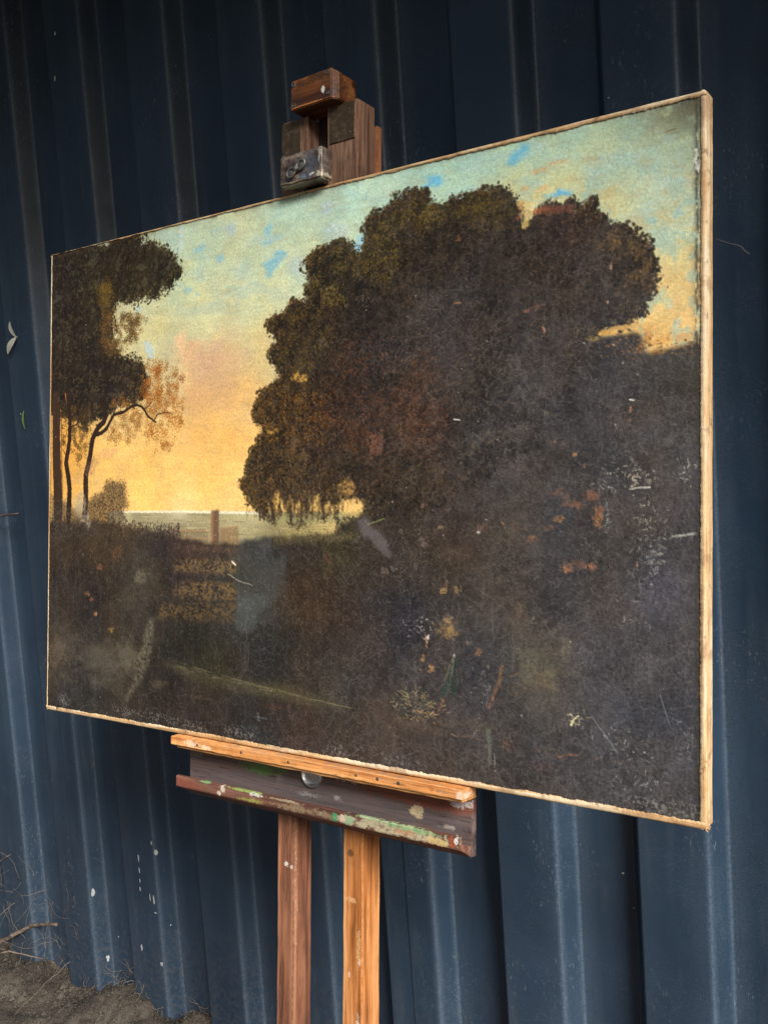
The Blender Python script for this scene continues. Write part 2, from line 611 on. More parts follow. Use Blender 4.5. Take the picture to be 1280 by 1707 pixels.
def dab(u, w, rx, ry, ang, col, a=0.8, h=0.0):
    r = int(max(rx, ry) + 2)
    x0, x1, y0, y1 = max(0, int(u) - r), min(NX, int(u) + r + 1), max(0, int(w) - r), min(NY, int(w) + r + 1)
    if x1 <= x0 or y1 <= y0: return
    dx, dy = CX[y0:y1, x0:x1] - u, CY[y0:y1, x0:x1] - w
    c, s = math.cos(ang), math.sin(ang)
    d = np.sqrt(((dx * c + dy * s) / rx) ** 2 + ((-dx * s + dy * c) / ry) ** 2)
    mk = np.clip((1.15 - d) * max(1.2, min(rx, ry)), 0, 1) * a
    sl = img[y0:y1, x0:x1]
    sl += (np.asarray(col, np.float32) - sl) * mk[..., None]
    if h:
        hgt[y0:y1, x0:x1] += mk * h

def blot(x, y, rx, ry, col, a=0.9, ang=0.0, rag=0.5, seed=0, h=0.08, feather=0.12):
    """ragged patch; place and radii as measured on the photograph"""
    u, w = Q(x, y)
    ru = abs(Q(x + rx, y)[0] - u); rw = abs(Q(x, y + ry)[1] - w)
    r = int(max(ru, rw) * 1.9 + 4)
    x0, x1, y0, y1 = max(0, int(u) - r), min(NX, int(u) + r), max(0, int(w) - r), min(NY, int(w) + r)
    if x1 <= x0 or y1 <= y0: return
    dx, dy = CX[y0:y1, x0:x1] - u, CY[y0:y1, x0:x1] - w
    c, s = math.cos(ang), math.sin(ang)
    d = np.sqrt(((dx * c + dy * s) / ru) ** 2 + ((-dx * s + dy * c) / rw) ** 2)
    nz = fbm(dx / max(2.5, ru * .35) + seed * 7.7, dy / max(2.5, rw * .35), seed + 300, 4, 0.65)
    mk = smooth1((1.0 + rag * 2 * (nz - 0.5) - d) / max(feather, 0.9 / min(ru, rw))) * a
    if rag >= .8:                                  # abraded: the weave shows through
        mk = mk * np.clip(.15 + 1.5 * fbm(CX[y0:y1, x0:x1] / 2.6, CY[y0:y1, x0:x1] / 2.6, seed + 77, 2, .7), 0, 1) ** 1.5
    sl = img[y0:y1, x0:x1]
    var = 1 + 0.22 * (fbm(dx / 2.2, dy / 2.2, seed + 410, 2) - 0.5)[..., None]
    sl += (np.asarray(col, np.float32) * var - sl) * mk[..., None]
    hgt[y0:y1, x0:x1] += mk * h

def stroke(pts, w0, w1, col, a=0.85, jag=0.0, step=0.8, h=0.0, dens=1.0):
    p = np.array([Q(*q) for q in pts])
    L = np.r_[0, np.cumsum(np.hypot(*np.diff(p, axis=0).T))]
    n = max(2, int(L[-1] / step))
    for i in range(n + 1):
        if dens < 1 and rs.rand() > dens: continue
        s = L[-1] * i / n
        u = np.interp(s, L, p[:, 0]) + rs.uniform(-jag, jag)
        w = np.interp(s, L, p[:, 1]) + rs.uniform(-jag, jag)
        wd = (w0 + (w1 - w0) * i / n) * rs.uniform(0.85, 1.15)
        dab(u, w, max(wd, 0.7), max(wd, 0.7), 0, col, a, h)

def spots_in(mask, n):
    f = mask.ravel().astype(np.float64)
    f /= f.sum()
    i = rs.choice(f.size, n, p=f)
    return (i % NX) + rs.rand(n), (i // NX) + rs.rand(n)

# --- sky
SKY = [(110,440,(168,188,160)),(300,380,(172,192,166)),(340,430,(172,190,162)),(480,340,(170,196,172)),(600,310,(172,200,180)),(420,430,(176,190,160)),(480,450,(178,190,158)),
 (300,480,(182,192,152)),(420,520,(190,190,146)),(340,520,(188,192,150)),(260,560,(200,196,146)),(440,570,(206,186,130)),(380,600,(208,172,126)),(330,640,(212,168,118)),(280,600,(196,182,140)),
 (400,660,(222,176,108)),(330,720,(228,174,98)),(250,760,(236,184,100)),(380,740,(232,178,96)),(250,830,(240,192,106)),(350,800,(240,188,100)),(390,840,(240,196,118)),(200,800,(238,186,104)),(310,845,(242,200,126)),(110,750,(224,160,70)),(590,840,(226,186,118)),
 (640,300,(166,196,178)),(720,270,(158,190,172)),(800,250,(150,180,160)),(760,320,(162,192,170)),(870,240,(146,174,154)),(900,290,(150,172,146)),(960,220,(138,164,146)),(1050,190,(126,150,130)),(1140,180,(112,124,100)),
 (1000,290,(142,164,142)),(1080,260,(142,166,150)),(1140,260,(136,154,134)),(1080,320,(152,172,156)),(960,320,(176,176,132)),(1030,335,(168,168,126)),(900,330,(190,176,120)),(1130,340,(158,170,146)),(1140,400,(178,170,120)),
 (1100,420,(188,180,134)),(1140,470,(196,172,116)),(1110,500,(202,180,124)),(1140,540,(210,172,112)),(1100,560,(214,170,100)),(1040,545,(206,166,96)),(1080,380,(172,172,134)),(860,345,(188,170,110))]
img[:] = idw([(x, y, tuple(q * (1.14 if x > 820 and y < 420 else 1.10 if y < 560 else 1.02) for q in c)) for x, y, c in SKY])  # paint brightened at the top right to offset the dimmer light there
n1, n2, n3 = cn(46, 3, 4), cn(9, 5, 4, 0.6, 2.2, 1), cn(2.2, 9, 2)
img *= (1 + 0.10 * (n1 - .5) + 0.12 * (n2 - .5) + 0.10 * (n3 - .5))[..., None]
img += ((cn(30, 14, 4) - .5) * 26)[..., None] * np.array([1.0, 0.35, -0.5])
# blue skinning and warm scumbles in the upper sky
band = blur(poly_mask([(85,420),(1180,140),(1180,420),(520,470),(330,540),(180,470)], feather=14), 20)
sc1 = smooth1((cn(17, 31, 4, .6, 2.5, 1) - .53) / .14) * band
lay(sc1, (164, 194, 190), .38)
sc2 = smooth1((cn(21, 37, 4, .6, 2.2, 1) - .55) / .14) * band
lay(sc2, (166, 168, 126), .25)
warm = blur(poly_mask([(840,300),(1180,240),(1180,600),(1000,600),(1060,400),(930,345)], feather=10), 12)
lay(smooth1((cn(15, 41, 4, .6) - .5) / .2) * warm, (192, 158, 104), .32)
lay(smooth1((cn(19, 43, 4, .6) - .56) / .12) * warm, (150, 182, 170), .55)
# clouds: low cumulus at left centre
for x, y, rx, ry, c, a in [(318,585,30,34,(222,178,134),.8),(345,600,40,44,(206,166,130),.75),(300,572,13,22,(236,194,146),.8),(360,575,22,18,(204,172,138),.6),(370,640,44,50,(208,162,116),.5),(330,660,34,36,(214,164,110),.5),(400,600,30,30,(206,176,130),.4),(390,560,24,16,(198,184,140),.4),
    (930,268,26,7,(198,160,112),.55),(897,283,20,7,(204,160,112),.6),(985,262,26,9,(172,158,112),.5),(1010,320,22,12,(190,168,106),.5),(875,312,10,6,(206,160,104),.6),(905,312,14,8,(210,176,120),.7)]:
    blot(x, y, rx, ry, c, a, rag=.5, seed=int(x), h=.02, feather=.7)
stroke([(290,605),(288,590),(289,570),(294,556),(304,551),(312,550)], 2.4, 2.0, (236, 196, 142), .10, 1.6)
# old blue retouchings
BL = (112, 182, 218)
def retouch(pts, col, a, seed):
    mk = poly_mask(pts, 3.2, 6, seed, 2)
    tex = .15 + 1.5 * cn(2.6, seed + 3, 3, .7, 2.4, 1)
    lay(np.clip(mk * tex, 0, 1), col, a)
    hgt[:] += mk * .10
def Z(ox, oy, k, pts): return [(ox + k * x, oy + k * y) for x, y in pts]
retouch(Z(640,150,.25,[(860,400),(915,345),(965,340),(962,400),(915,450),(850,510),(810,490),(825,450)]), (106,178,206), .9, 61)
retouch(Z(640,150,.25,[(255,570),(300,548),(330,560),(378,560),(380,620),(340,628),(300,640),(250,655),(245,625),(290,612),(318,600),(300,585)]), (102,184,226), .95, 62)
retouch(Z(880,130,.25,[(90,795),(130,765),(180,755),(210,725),(240,742),(300,748),(290,770),(200,772),(120,795)]), (92,178,232), .95, 63)
retouch(Z(340,300,.25,[(375,550),(440,525),(490,455),(560,480),(520,530),(470,590),(455,640),(420,635),(410,590)]), (124,186,208), .85, 64)
retouch(Z(340,300,.25,[(990,440),(1020,400),(1060,335),(1068,400),(1076,450),(1060,490),(1030,480)]), (146,200,232), .9, 65)
retouch(Z(340,300,.25,[(400,320),(440,270),(462,290),(430,370),(405,370)]), (138,198,216), .7, 66)
retouch(Z(340,300,.25,[(370,410),(430,380),(520,360),(500,390),(400,440)]), (146,196,214), .6, 67)
retouch(Z(340,300,.25,[(140,300),(210,280),(205,350),(160,375)]), (164,190,214), .55, 68)
retouch(Z(340,300,.25,[(780,200),(800,140),(860,130),(850,200),(790,240)]), (180,202,220), .6, 69)
retouch(Z(340,300,.25,[(800,330),(860,280),(960,300),(970,350),(900,390),(830,360)]), (196,214,220), .55, 70)
retouch(Z(340,300,.25,[(570,540),(640,490),(690,540),(600,630),(570,600)]), (178,200,210), .5, 71)
retouch(Z(340,300,.25,[(80,500),(120,480),(125,520),(95,540)]), (130,190,220), .7, 72)
retouch(Z(60,370,.2344,[(1110,190),(1195,150),(1190,190),(1120,215)]), (128,190,216), .75, 73)
retouch(Z(60,370,.2344,[(1020,30),(1040,20),(1035,130),(1028,225),(1015,220),(1018,120)]), (206,220,226), .7, 74)
retouch(Z(60,370,.2344,[(1050,470),(1100,460),(1105,490),(1055,495)]), (130,192,226), .7, 75)
retouch(Z(60,370,.2344,[(1130,490),(1160,495),(1150,515),(1130,510)]), (130,192,226), .7, 76)
retouch(Z(60,370,.2344,[(750,850),(800,840),(835,910),(830,960),(800,970),(770,900)]), (176,206,220), .75, 77)
retouch(Z(60,370,.2344,[(700,600),(740,590),(750,630),(710,640)]), (170,206,224), .6, 78)
for x, y, r in [(1044,225,4),(1027,256,5),(1003,260,6),(1022,460,3),(1090,365,9),(1130,352,12),(1140,390,8),(1115,505,8),(1128,535,8),(975,325,7),(608,325,7)]:
    blot(x, y, r, r * 1.1, (136, 186, 194), .5, rag=.9, seed=int(x), h=.05, feather=.5)
blot(1113, 476, 2.2, 3, (140, 70, 40), .9)
stroke([(1112,216),(1127,211)], .8, .8, (120, 84, 44), .9)

# --- sea and far shore
sea = poly_mask([(180,852),(400,852),(600,851),(640,850),(640,905),(180,905)], feather=1)
lay(sea, idw([(200,856,(206,196,150)),(300,856,(214,206,166)),(420,856,(216,206,160)),(250,864,(178,168,126)),(330,864,(176,164,122)),(250,873,(140,130,98)),(330,874,(134,122,92)),(420,872,(146,136,98)),(500,880,(150,136,88)),(580,885,(166,146,90)),(230,885,(110,100,78)),(300,888,(104,90,70)),(450,893,(126,114,80)),(560,870,(196,170,108))]))
stroke([(186,853),(300,852.5),(433,855)], 1.6, 2.0, (232, 224, 190), .6, .8)
for i in range(120):
    x = rs.uniform(190, 600); y = rs.uniform(856, 893)
    stroke([(x, y), (x + rs.uniform(8, 34), y + rs.uniform(-.5, .8))], .8, .7, (196, 186, 136) if rs.rand() < .5 else (108, 100, 66), .35)
# tower and roofs
lay(poly_mask([(352,851),(364,850),(364.5,905),(352,905)], .3, 4, 5, 1), (104, 80, 60))
lay(poly_mask([(351,853),(355,853),(355,905),(351,905)], .3, 4, 6, 1), (150, 108, 74), .8)
lay(poly_mask([(288,884),(345,882),(347,905),(290,907)], .8, 4, 7, 1), (122, 106, 78), .55)
lay(poly_mask([(366,880),(396,877),(397,905),(366,906)], .8, 4, 8, 1), (128, 102, 72), .7)
for x0_, y0_, x1_, y1_ in [(290,885,345,884),(368,880,395,878),(292,897,346,897),(376,884,376,902),(386,883,386,902)]:
    stroke([(x0_, y0_), (x1_, y1_)], .9, .9, (176, 130, 88), .6)
for i in range(70):
    blot(rs.uniform(280, 425), rs.uniform(866, 900), rs.uniform(1, 3), rs.uniform(.6, 1.6), (210, 180, 130), .5, seed=i, h=.04)

# --- the dark masses: one field of colour for land and trees
DK = [(100,450,(46,38,29)),(180,440,(48,40,28)),(250,440,(52,45,30)),(120,560,(47,38,30)),(200,620,(52,42,34)),(110,640,(46,36,26)),(160,500,(58,48,30)),
 (100,950,(58,50,43)),(150,1000,(54,46,40)),(200,960,(66,58,48)),(235,970,(78,70,58)),(190,920,(74,58,40)),(100,1090,(84,74,62)),(150,1150,(56,52,46)),(220,1060,(66,58,48)),(110,1170,(58,55,52)),(300,930,(62,50,46)),(300,1060,(44,42,37)),(350,1110,(54,52,40)),(330,1180,(60,52,48)),(270,1130,(46,42,40)),
 (430,940,(62,62,60)),(420,1000,(66,68,66)),(500,970,(66,50,34)),(520,1000,(64,47,34)),(570,1010,(58,46,38)),(450,1080,(48,46,42)),(600,1080,(60,53,50)),(560,1150,(60,58,54)),(450,1190,(48,44,42)),(420,1220,(48,48,50)),(500,1210,(66,52,45)),(620,1200,(68,56,46)),(700,1240,(62,53,48)),(820,1250,(64,58,54)),(1000,1280,(64,62,64)),(1130,1250,(68,67,70)),(1130,1350,(60,58,59)),
 (1130,1000,(68,66,71)),(1130,850,(62,60,62)),(1130,750,(65,63,63)),(1130,620,(60,58,56)),(1000,650,(58,54,54)),(900,600,(54,49,48)),(950,450,(51,45,43)),(1050,430,(52,46,42)),(950,370,(58,42,36)),(860,420,(50,44,38)),(800,400,(45,39,37)),(700,350,(52,43,26)),(700,400,(44,37,31)),(780,340,(50,42,26)),(560,440,(48,40,24)),(600,500,(43,34,27)),(500,560,(46,36,25)),(630,380,(50,42,27)),
 (540,700,(58,40,30)),(480,690,(66,48,27)),(450,680,(72,54,30)),(640,620,(48,42,41)),(700,640,(60,47,38)),(700,690,(68,46,36)),(760,560,(52,47,47)),(820,620,(63,59,57)),(870,640,(62,60,60)),(720,720,(68,53,45)),(800,720,(64,58,54)),(850,780,(64,61,61)),(700,800,(60,49,38)),(640,760,(52,40,32)),(760,900,(60,49,41)),(850,930,(68,62,55)),(650,900,(54,46,38)),(900,1100,(78,72,60)),(740,960,(56,51,47)),(680,1040,(42,40,45)),(960,900,(54,51,51)),(950,990,(58,54,54)),(1000,1100,(66,64,67)),(450,800,(62,48,34)),(560,780,(58,46,35)),(420,800,(76,60,38)),(1060,900,(64,62,63)),(1070,1150,(68,67,70)),(800,1100,(56,53,53)),(700,1150,(58,54,54)),(560,920,(52,48,34))]
DARK = idw(DK, 3.2)
m1, m2, m3 = cn(38, 71, 4), cn(11, 73, 4, .6), cn(2.4, 77, 3, .6)
DARK *= (1 + .42 * (m1 - .5) + .42 * (m2 - .5) + .5 * (m3 - .5))[..., None]
DARK += ((cn(55, 81, 3) - .5) * 14 + 1.5)[..., None] * np.array([.9, .2, -.7])
DARK = np.clip(DARK * (.86 - .10 * CY / NY + .10 * smooth1((CX / NX - .45) / .4))[..., None] * np.array([1.0, 1.0, 1.02]), 4, 255)  # darks lowered downwards to offset stronger light low on the canvas

land = poly_mask([(60,868),(120,872),(160,870),(194,877),(229,881),(271,888),(294,896),(350,905),(398,905),(420,900),(452,894),(480,897),(520,893),(558,890),(562,880),(575,870),(605,856),(640,850),(900,560),(967,570),(1005,562),(1035,552),(1065,556),(1078,585),(1095,582),(1130,576),(1190,566),(1200,1420),(40,1240)], 3.0, 9, 91, 1.6)
lay(land, DARK)
for i in range(1500):
    x = rs.uniform(84, 300); y = 872 + (x - 84) * .085 + rs.normal(0, 7)
    u_, w_ = Q(x, y)
    if 0 <= u_ < NX and 0 <= w_ < NY:
        dab(u_, w_, rs.uniform(1.2, 3), rs.uniform(1, 2), rs.uniform(0, 3), DARK[int(w_), int(u_)] * rs.uniform(.8, 1.6), .6)

def foliage(pts, amp, cell, seed, feather, rim_cols, n_rim, n_in, in_cols, size=(1.5, 3.2), out=3.0, rim_w=16, rim_a=.6, a_in=.4, holey=0.0):
    mk = poly_mask(pts, amp, cell, seed, feather)
    near = blur(np.maximum(mk, land), 9)
    holes = smooth1((.93 - near) / .35) * smooth1((cn(4.5, seed + 20, 3, .6) - .50) / .10) + holey * smooth1((cn(13, seed + 23, 3, .6) - .585) / .05)
    mk = mk * (1 - np.clip(holes, 0, 1) * .9)
    lay(mk, DARK)
    solid = np.maximum(mk, land)
    inner = blur(solid, rim_w)
    rim = np.clip(mk * (1.02 - inner) ** 1.2, 0, 1)
    edge = np.clip(blur(mk, 2) * (1 - solid), 0, 1)
    # leaf dabs that break the outline, in the tree's own dark
    u, w = spots_in(edge + .02 * rim, n_rim // 2)
    for x, y in zip(u, w):
        xi, yi = int(min(NX - 1, x)), int(min(NY - 1, y))
        dab(x + rs.normal(0, out * .5), y + rs.normal(0, out * .5), rs.uniform(*size) * .8, rs.uniform(*size) * .55, rs.uniform(0, 3.1), DARK[yi, xi] * rs.uniform(.9, 1.5), .75)
    u, w = spots_in(rim ** 1.3, n_rim)
    clump = cn(9, seed + 7, 2)
    for x, y in zip(u, w):
        xi, yi = int(x) % NX, int(y) % NY
        if clump[yi, xi] < .42: continue
        c = np.array(rim_cols[rs.randint(len(rim_cols))], float) * rs.uniform(.75, 1.15)
        dab(x, y, rs.uniform(*size) * .75, rs.uniform(*size) * .6, rs.uniform(0, 3.1), c, rim_a * rs.uniform(.4, 1), .03)
    if n_in:
        u, w = spots_in(mk * np.clip(clump - .35, 0, 1), n_in)
        for x, y in zip(u, w):
            c = np.array(in_cols[rs.randint(len(in_cols))], float) * rs.uniform(.7, 1.15)
            dab(x, y, rs.uniform(*size) * .8, rs.uniform(*size) * .6, rs.uniform(0, 3.1), c, a_in * rs.uniform(.3, 1), .02)
    return mk

def clumps(mk, n, rad, hi, seed, a=.45, rim_bias=.8, leaf=1.5, dark=.78, over=.35, left=0.0):
    inner = blur(np.maximum(mk, land), 22)
    rim = np.clip(1.05 - inner, 0, 1)
    u, w = spots_in(mk * (.25 + rim_bias * rim ** 2 * 3), n)
    dens = cn(60, seed, 3)
    order = np.argsort(-w + rs.normal(0, 40, n))
    for i in order:
        x, y = u[i], w[i]
        xi, yi = int(min(NX - 1, x)), int(min(NY - 1, y))
        r = rs.uniform(*rad)
        base = DARK[yi, xi]
        rr = rim[yi, xi]
        kk = (.35 + .9 * rr) * (1.25 - left * xi / NX) * (.5 + dens[yi, xi])
        h = np.array(hi[rs.randint(len(hi))], float)
        hc = base * (1 - min(1, kk)) * 1.25 + h * min(1, kk)
        for k in range(14):
            an = rs.uniform(0, 6.28); q = r * (.55 + over) * math.sqrt(rs.rand())
            dab(x + q * math.cos(an), y + q * math.sin(an), leaf * rs.uniform(.8, 1.5), leaf * rs.uniform(.6, 1.0), an + 1.57, base * dark * rs.uniform(.8, 1.15), .7)
        for k in range(14):
            an = rs.normal(3.95, .8); q = r * rs.uniform(.55, .98)
            dab(x + q * math.cos(an), y + q * math.sin(an), leaf * rs.uniform(.6, 1.0), leaf * rs.uniform(.45, .75), an + 1.57, hc * rs.uniform(.8, 1.2), min(.9, a * (.4 + kk) * rs.uniform(.4, 1.1)), .04)

OL, OC, RB = (92, 74, 34), (116, 84, 36), (82, 54, 36)
# --- right-hand great tree
TREE = [(434,866),(428,842),(414,832),(402,806),(407,772),(427,742),(437,718),(421,706),(421,676),(440,651),(458,636),(467,630),(455,606),(452,584),(465,573),(455,560),(449,545),(456,523),(476,519),(478,507),(490,500),(512,503),(510,476),(514,462),(508,446),(515,426),(540,411),(552,402),(563,405),(575,396),(590,411),(600,423),(609,411),(609,376),(617,357),(640,347),(650,348),(657,330),(672,322),(690,316),(712,317),(722,332),(742,351),(750,335),(762,325),(775,320),(790,331),(810,317),(832,311),(845,322),(860,330),(862,350),(865,367),(872,381),(885,371),(892,355),(905,341),(920,336),(940,340),(955,337),(985,345),(992,357),(1005,370),(1020,381),(1030,373),(1042,370),(1055,387),(1077,396),(1086,418),(1085,445),(1093,467),(1088,488),(1070,500),(1073,521),(1055,532),(1030,540),(1005,550),(985,561),(960,575),(960,700),(700,860),(640,870),(606,852),(602,838),(590,826),(570,832),(560,856),(540,866),(520,862),(505,876),(490,874),(470,862),(455,864),(448,855)]
tree = foliage(TREE, 4.2, 9, 101, 1.2, [OL, OC, (74, 60, 30), (100, 82, 40)], 9000, 3500, [(70, 52, 34), (64, 52, 30), (76, 50, 34)], rim_w=20, out=5, a_in=.3, size=(1.2, 2.6))
clumps(tree, 900, (8, 13), [(108, 86, 38), (126, 94, 40), (96, 78, 36), (118, 78, 38)], 106, a=.5, left=.85, over=.35, leaf=2.5, dark=.7)
clumps(tree, 1300, (4.5, 8), [(116, 92, 42), (138, 102, 44), (100, 82, 38), (124, 82, 40)], 108, a=.5, left=.9, over=.45, leaf=1.8, dark=.72)
# left flank turns gold and russet in the low sun
for pts, cols, n, a in [
    ([(425,680),(460,640),(530,640),(560,720),(500,760),(440,740)], [(150,98,34),(128,86,34),(112,72,32)], 1500, .5),
    ([(455,530),(520,505),(560,540),(520,620),(470,620)], [(120,94,40),(104,82,36),(90,70,34)], 1200, .5),
    ([(510,430),(560,405),(600,430),(580,500),(520,510)], [(128,108,48),(100,82,38)], 1000, .5),
    ([(608,370),(650,345),(670,420),(640,480),(605,450)], [(130,108,42),(104,86,36)], 900, .5),
    ([(655,335),(700,315),(740,350),(700,380),(660,375)], [(118,94,36),(96,78,34)], 800, .5),
    ([(750,340),(800,320),(860,330),(850,370),(770,370)], [(104,84,36),(88,74,34)], 800, .45),
    ([(560,580),(640,560),(640,700),(580,760),(540,700)], [(120,64,34),(104,56,34),(90,54,34)], 1500, .42),
    ([(640,600),(720,580),(740,700),(700,760),(640,700)], [(128,70,42),(100,60,42),(90,58,40)], 1100, .4),
    ([(430,750),(520,750),(560,850),(450,860),(410,810)], [(140,104,54),(112,82,44),(96,70,42)], 1100, .45),
    ([(940,345),(1000,360),(1080,400),(1090,480),(1060,520),(1040,420),(960,370)], [(140,104,60),(110,84,50),(92,70,46)], 900, .4)]:
    q = blur(poly_mask(pts, feather=4), 9) * tree * np.clip(cn(14, int(pts[0][0]), 3) * 1.8 - .55, 0, 1)
    u, w = spots_in(q + 1e-9, n)
    for x, y in zip(u, w):
        dab(x, y, rs.uniform(1.2, 2.4), rs.uniform(.9, 1.5), rs.uniform(0, 3.1), np.array(cols[rs.randint(len(cols))]) * rs.uniform(.65, 1.2), a * 1.05 * rs.uniform(.3, 1), .04)
# gaps of sky among the drooping sprays
for pts, c in [(Z(380,600,.25,[(400,120),(450,80),(540,90),(520,140),(430,140)]), (214,164,74)), (Z(380,600,.25,[(250,470),(340,450),(330,480),(260,490)]), (196,150,70)),
     (Z(380,600,.25,[(300,900),(340,880),(335,1010),(305,1020)]), (226,180,96)), (Z(380,600,.25,[(560,920),(610,890),(600,1010),(560,1020)]), (226,184,100)), (Z(380,600,.25,[(450,960),(470,950),(470,1040),(450,1040)]), (220,176,100)),
     (Z(380,600,.25,[(740,960),(850,900),(900,960),(880,1010),(740,1020)]), (228,186,110)), (Z(380,600,.25,[(640,960),(680,930),(690,1030),(640,1040)]), (214,172,98)), (Z(380,600,.25,[(720,830),(800,780),(850,830),(830,900),(750,900)]), (168,128,70))]:
    mk = poly_mask(pts, 3, 5, int(pts[0][0]), 1)
    lay(mk * np.clip(cn(3, 205, 3) * 2.4 - .45, 0, 1), c, .85)
for i in range(34):                        # slits of light between the hanging sprays
    x = rs.uniform(436, 574); top = 866 - rs.uniform(6, 44); wd = rs.uniform(1.6, 4.5); lean = rs.uniform(-5, 5)
    mk = poly_mask([(x - wd, 872), (x + wd, 872), (x + lean + .4, top), (x + lean - .4, top)], 2.5, 6, 700 + i, 1)
    col_ = np.where((CY > Q(450, 853)[1])[..., None], np.array((152, 144, 98.)), np.array((228, 186, 108.)))
    lay(mk * np.clip(cn(4, 720 + i, 3) * 2.2 - .35, 0, 1), col_, .85)
for i in range(260):                       # hanging twigs
    x = rs.uniform(410, 580); y = rs.uniform(790, 858)
    l = rs.uniform(4, 14)
    stroke([(x, y), (x + rs.uniform(-4, 4), y + l)], .9, .6, (62, 47, 32) if rs.rand() < .75 else (150, 114, 64), rs.uniform(.25, .6))
for i in range(30):
    x = rs.uniform(432, 566); y = rs.uniform(850, 868)
    blot(x, y, rs.uniform(1.2, 3), rs.uniform(4, 11), (58, 45, 31), .75, rag=.9, seed=i)
for i in range(60):
    x = rs.uniform(404, 434); y = rs.uniform(805, 842)
    blot(x, y, rs.uniform(1, 3), rs.uniform(1, 4), (70, 54, 32), .7, rag=.7, seed=i + 70)
# damage at the crown's notch and the gleam at right
for x, y, rx, ry, c in [(878,352,13,15,(206,168,108)),(876,372,8,9,(196,170,96)),(886,345,7,8,(226,206,158)),(868,340,7,8,(196,146,88)),(895,350,8,6,(190,120,80)),(912,346,13,9,(140,80,56)),(930,348,14,8,(120,66,50)),(950,346,10,7,(112,68,52)),(862,360,3,5,(150,80,54))]:
    blot(x, y, rx, ry, c, .8, rag=.8, seed=int(x + y), feather=.3)
for x, y, rx, ry, c, a in [(985,563,16,6,(120,98,54),.5),(1010,552,20,6,(196,150,80),.75),(1035,545,24,6,(216,172,104),.8),(1060,542,16,7,(214,176,112),.8),(1080,545,14,12,(206,160,96),.7),(1078,565,12,14,(150,98,56),.6),(1105,565,26,9,(214,162,94),.75),(1140,560,18,10,(212,158,98),.7),(1068,580,10,12,(120,80,50),.5),(1095,585,18,6,(150,104,52),.55)]:
    blot(x, y, rx, ry, c, a, rag=.7, seed=int(x), feather=.55, h=.03)
for i in range(160):
    x = rs.uniform(1000, 1165); y = 575 + rs.normal(0, 9)
    dab(*Q(x, y), rs.uniform(1, 2.2), rs.uniform(1, 1.6), 0, (70, 56, 40) if rs.rand() < .6 else (180, 128, 74), .5)

# --- left-hand trees
foliage([(60,400),(140,408),(185,397),(224,388),(226,404),(238,410),(252,399),(271,407),(287,421),(297,445),(297,459),(285,474),(270,480),(266,496),(254,496),(238,493),(229,488),(222,501),(210,511),(194,508),(186,530),(190,590),(205,596),(229,597),(240,616),(245,640),(240,658),(222,672),(200,676),(176,684),(150,702),(142,718),(120,700),(100,690),(60,690)], 7.0, 11, 131, 1.2,
        [(76,66,38),(66,56,34),(90,74,40)], 5200, 1600, [(62,54,36),(80,66,40),(58,48,36)], size=(1.2, 2.3), out=9, rim_w=12, a_in=.35, holey=.16)
clumps(poly_mask([(70,405),(224,390),(252,399),(287,421),(297,452),(285,474),(254,496),(222,501),(194,508),(186,530),(190,590),(229,597),(245,640),(236,660),(200,674),(150,700),(110,690),(70,690)], 3, 8, 133, 1.2), 420, (5, 11), [(94, 82, 46), (80, 70, 42), (108, 88, 46)], 136, a=.42, leaf=2.0, over=.75, dark=.72)
for pts, cols, n, size in [
    (Z(60,370,.2344,[(480,600),(620,640),(730,650),(770,700),(740,760),(700,840),(600,910),(500,930),(450,800)]), [(112,80,38),(92,66,36),(134,96,46),(74,54,34)], 520, 2.2),
    (Z(60,370,.2344,[(430,430),(520,400),(540,560),(470,600)]), [(120,92,36),(96,76,34)], 260, 2.0),
    (Z(60,370,.2344,[(780,1000),(880,990),(1040,1060),(1030,1140),(960,1180),(980,1280),(760,1280)]), [(176,104,36),(158,90,34),(190,120,44),(140,84,36)], 310, 2.0),
    (Z(60,640,.2344,[(760,0),(980,0),(1000,60),(1040,150),(1040,320),(960,330),(960,460),(860,480),(800,420),(760,320),(790,200),(720,150)]), [(176,104,36),(158,92,36),(186,116,44),(140,84,36)], 440, 2.0),
    (Z(60,640,.2344,[(520,100),(700,110),(760,230),(720,350),(660,420),(580,420),(490,400),(560,260)]), [(160,104,44),(140,92,44),(176,116,52)], 300, 1.9),
    (Z(60,640,.2344,[(180,150),(380,180),(380,480),(300,560),(240,500),(180,400)]), [(84,62,32),(110,78,34),(64,50,32)], 300, 2.2)]:
    q = blur(poly_mask(pts, 4, 8, int(pts[0][0]), 2), 4) * np.clip(cn(9, int(pts[1][0]) + 3, 3) * 2.4 - .7, 0, 1)
    u, w = spots_in(q + 1e-9, n)
    for x, y in zip(u, w):
        c = np.array(cols[rs.randint(len(cols))]) * rs.uniform(.85, 1.1)
        a0_ = rs.uniform(0, 6.28)
        for k in range(5):
            an = a0_ + k * 1.05 + rs.normal(0, .2)
            dab(x + 3.1 * math.cos(an), y + 3.1 * math.sin(an), size * rs.uniform(.7, 1.0), size * .40, an, c * rs.uniform(.7, 1.15), rs.uniform(.5, .9), .03)
TK = (46, 31, 22)
def trunk(pts, w0, w1, col=TK, a=.95):
    stroke(pts, w0, w1, col, a, .3)
trunk([(93,660),(93,720),(93.5,760),(95,804),(96,860)], 8, 9.5, (58, 40, 27))
stroke([(101,690),(102,760),(103,830)], 1.6, 1.6, (112, 76, 40), .5)
trunk([(110,650),(114,675),(116,699),(115,734),(109,771),(113,795),(115,815),(113,866)], 3.4, 5.4)
trunk([(116,712),(127,706),(136,690)], 1.6, .9)
trunk([(104,688),(110,676),(116,664)], 1.8, 1.0)
trunk([(109,760),(104,748)], 1.2, .8)
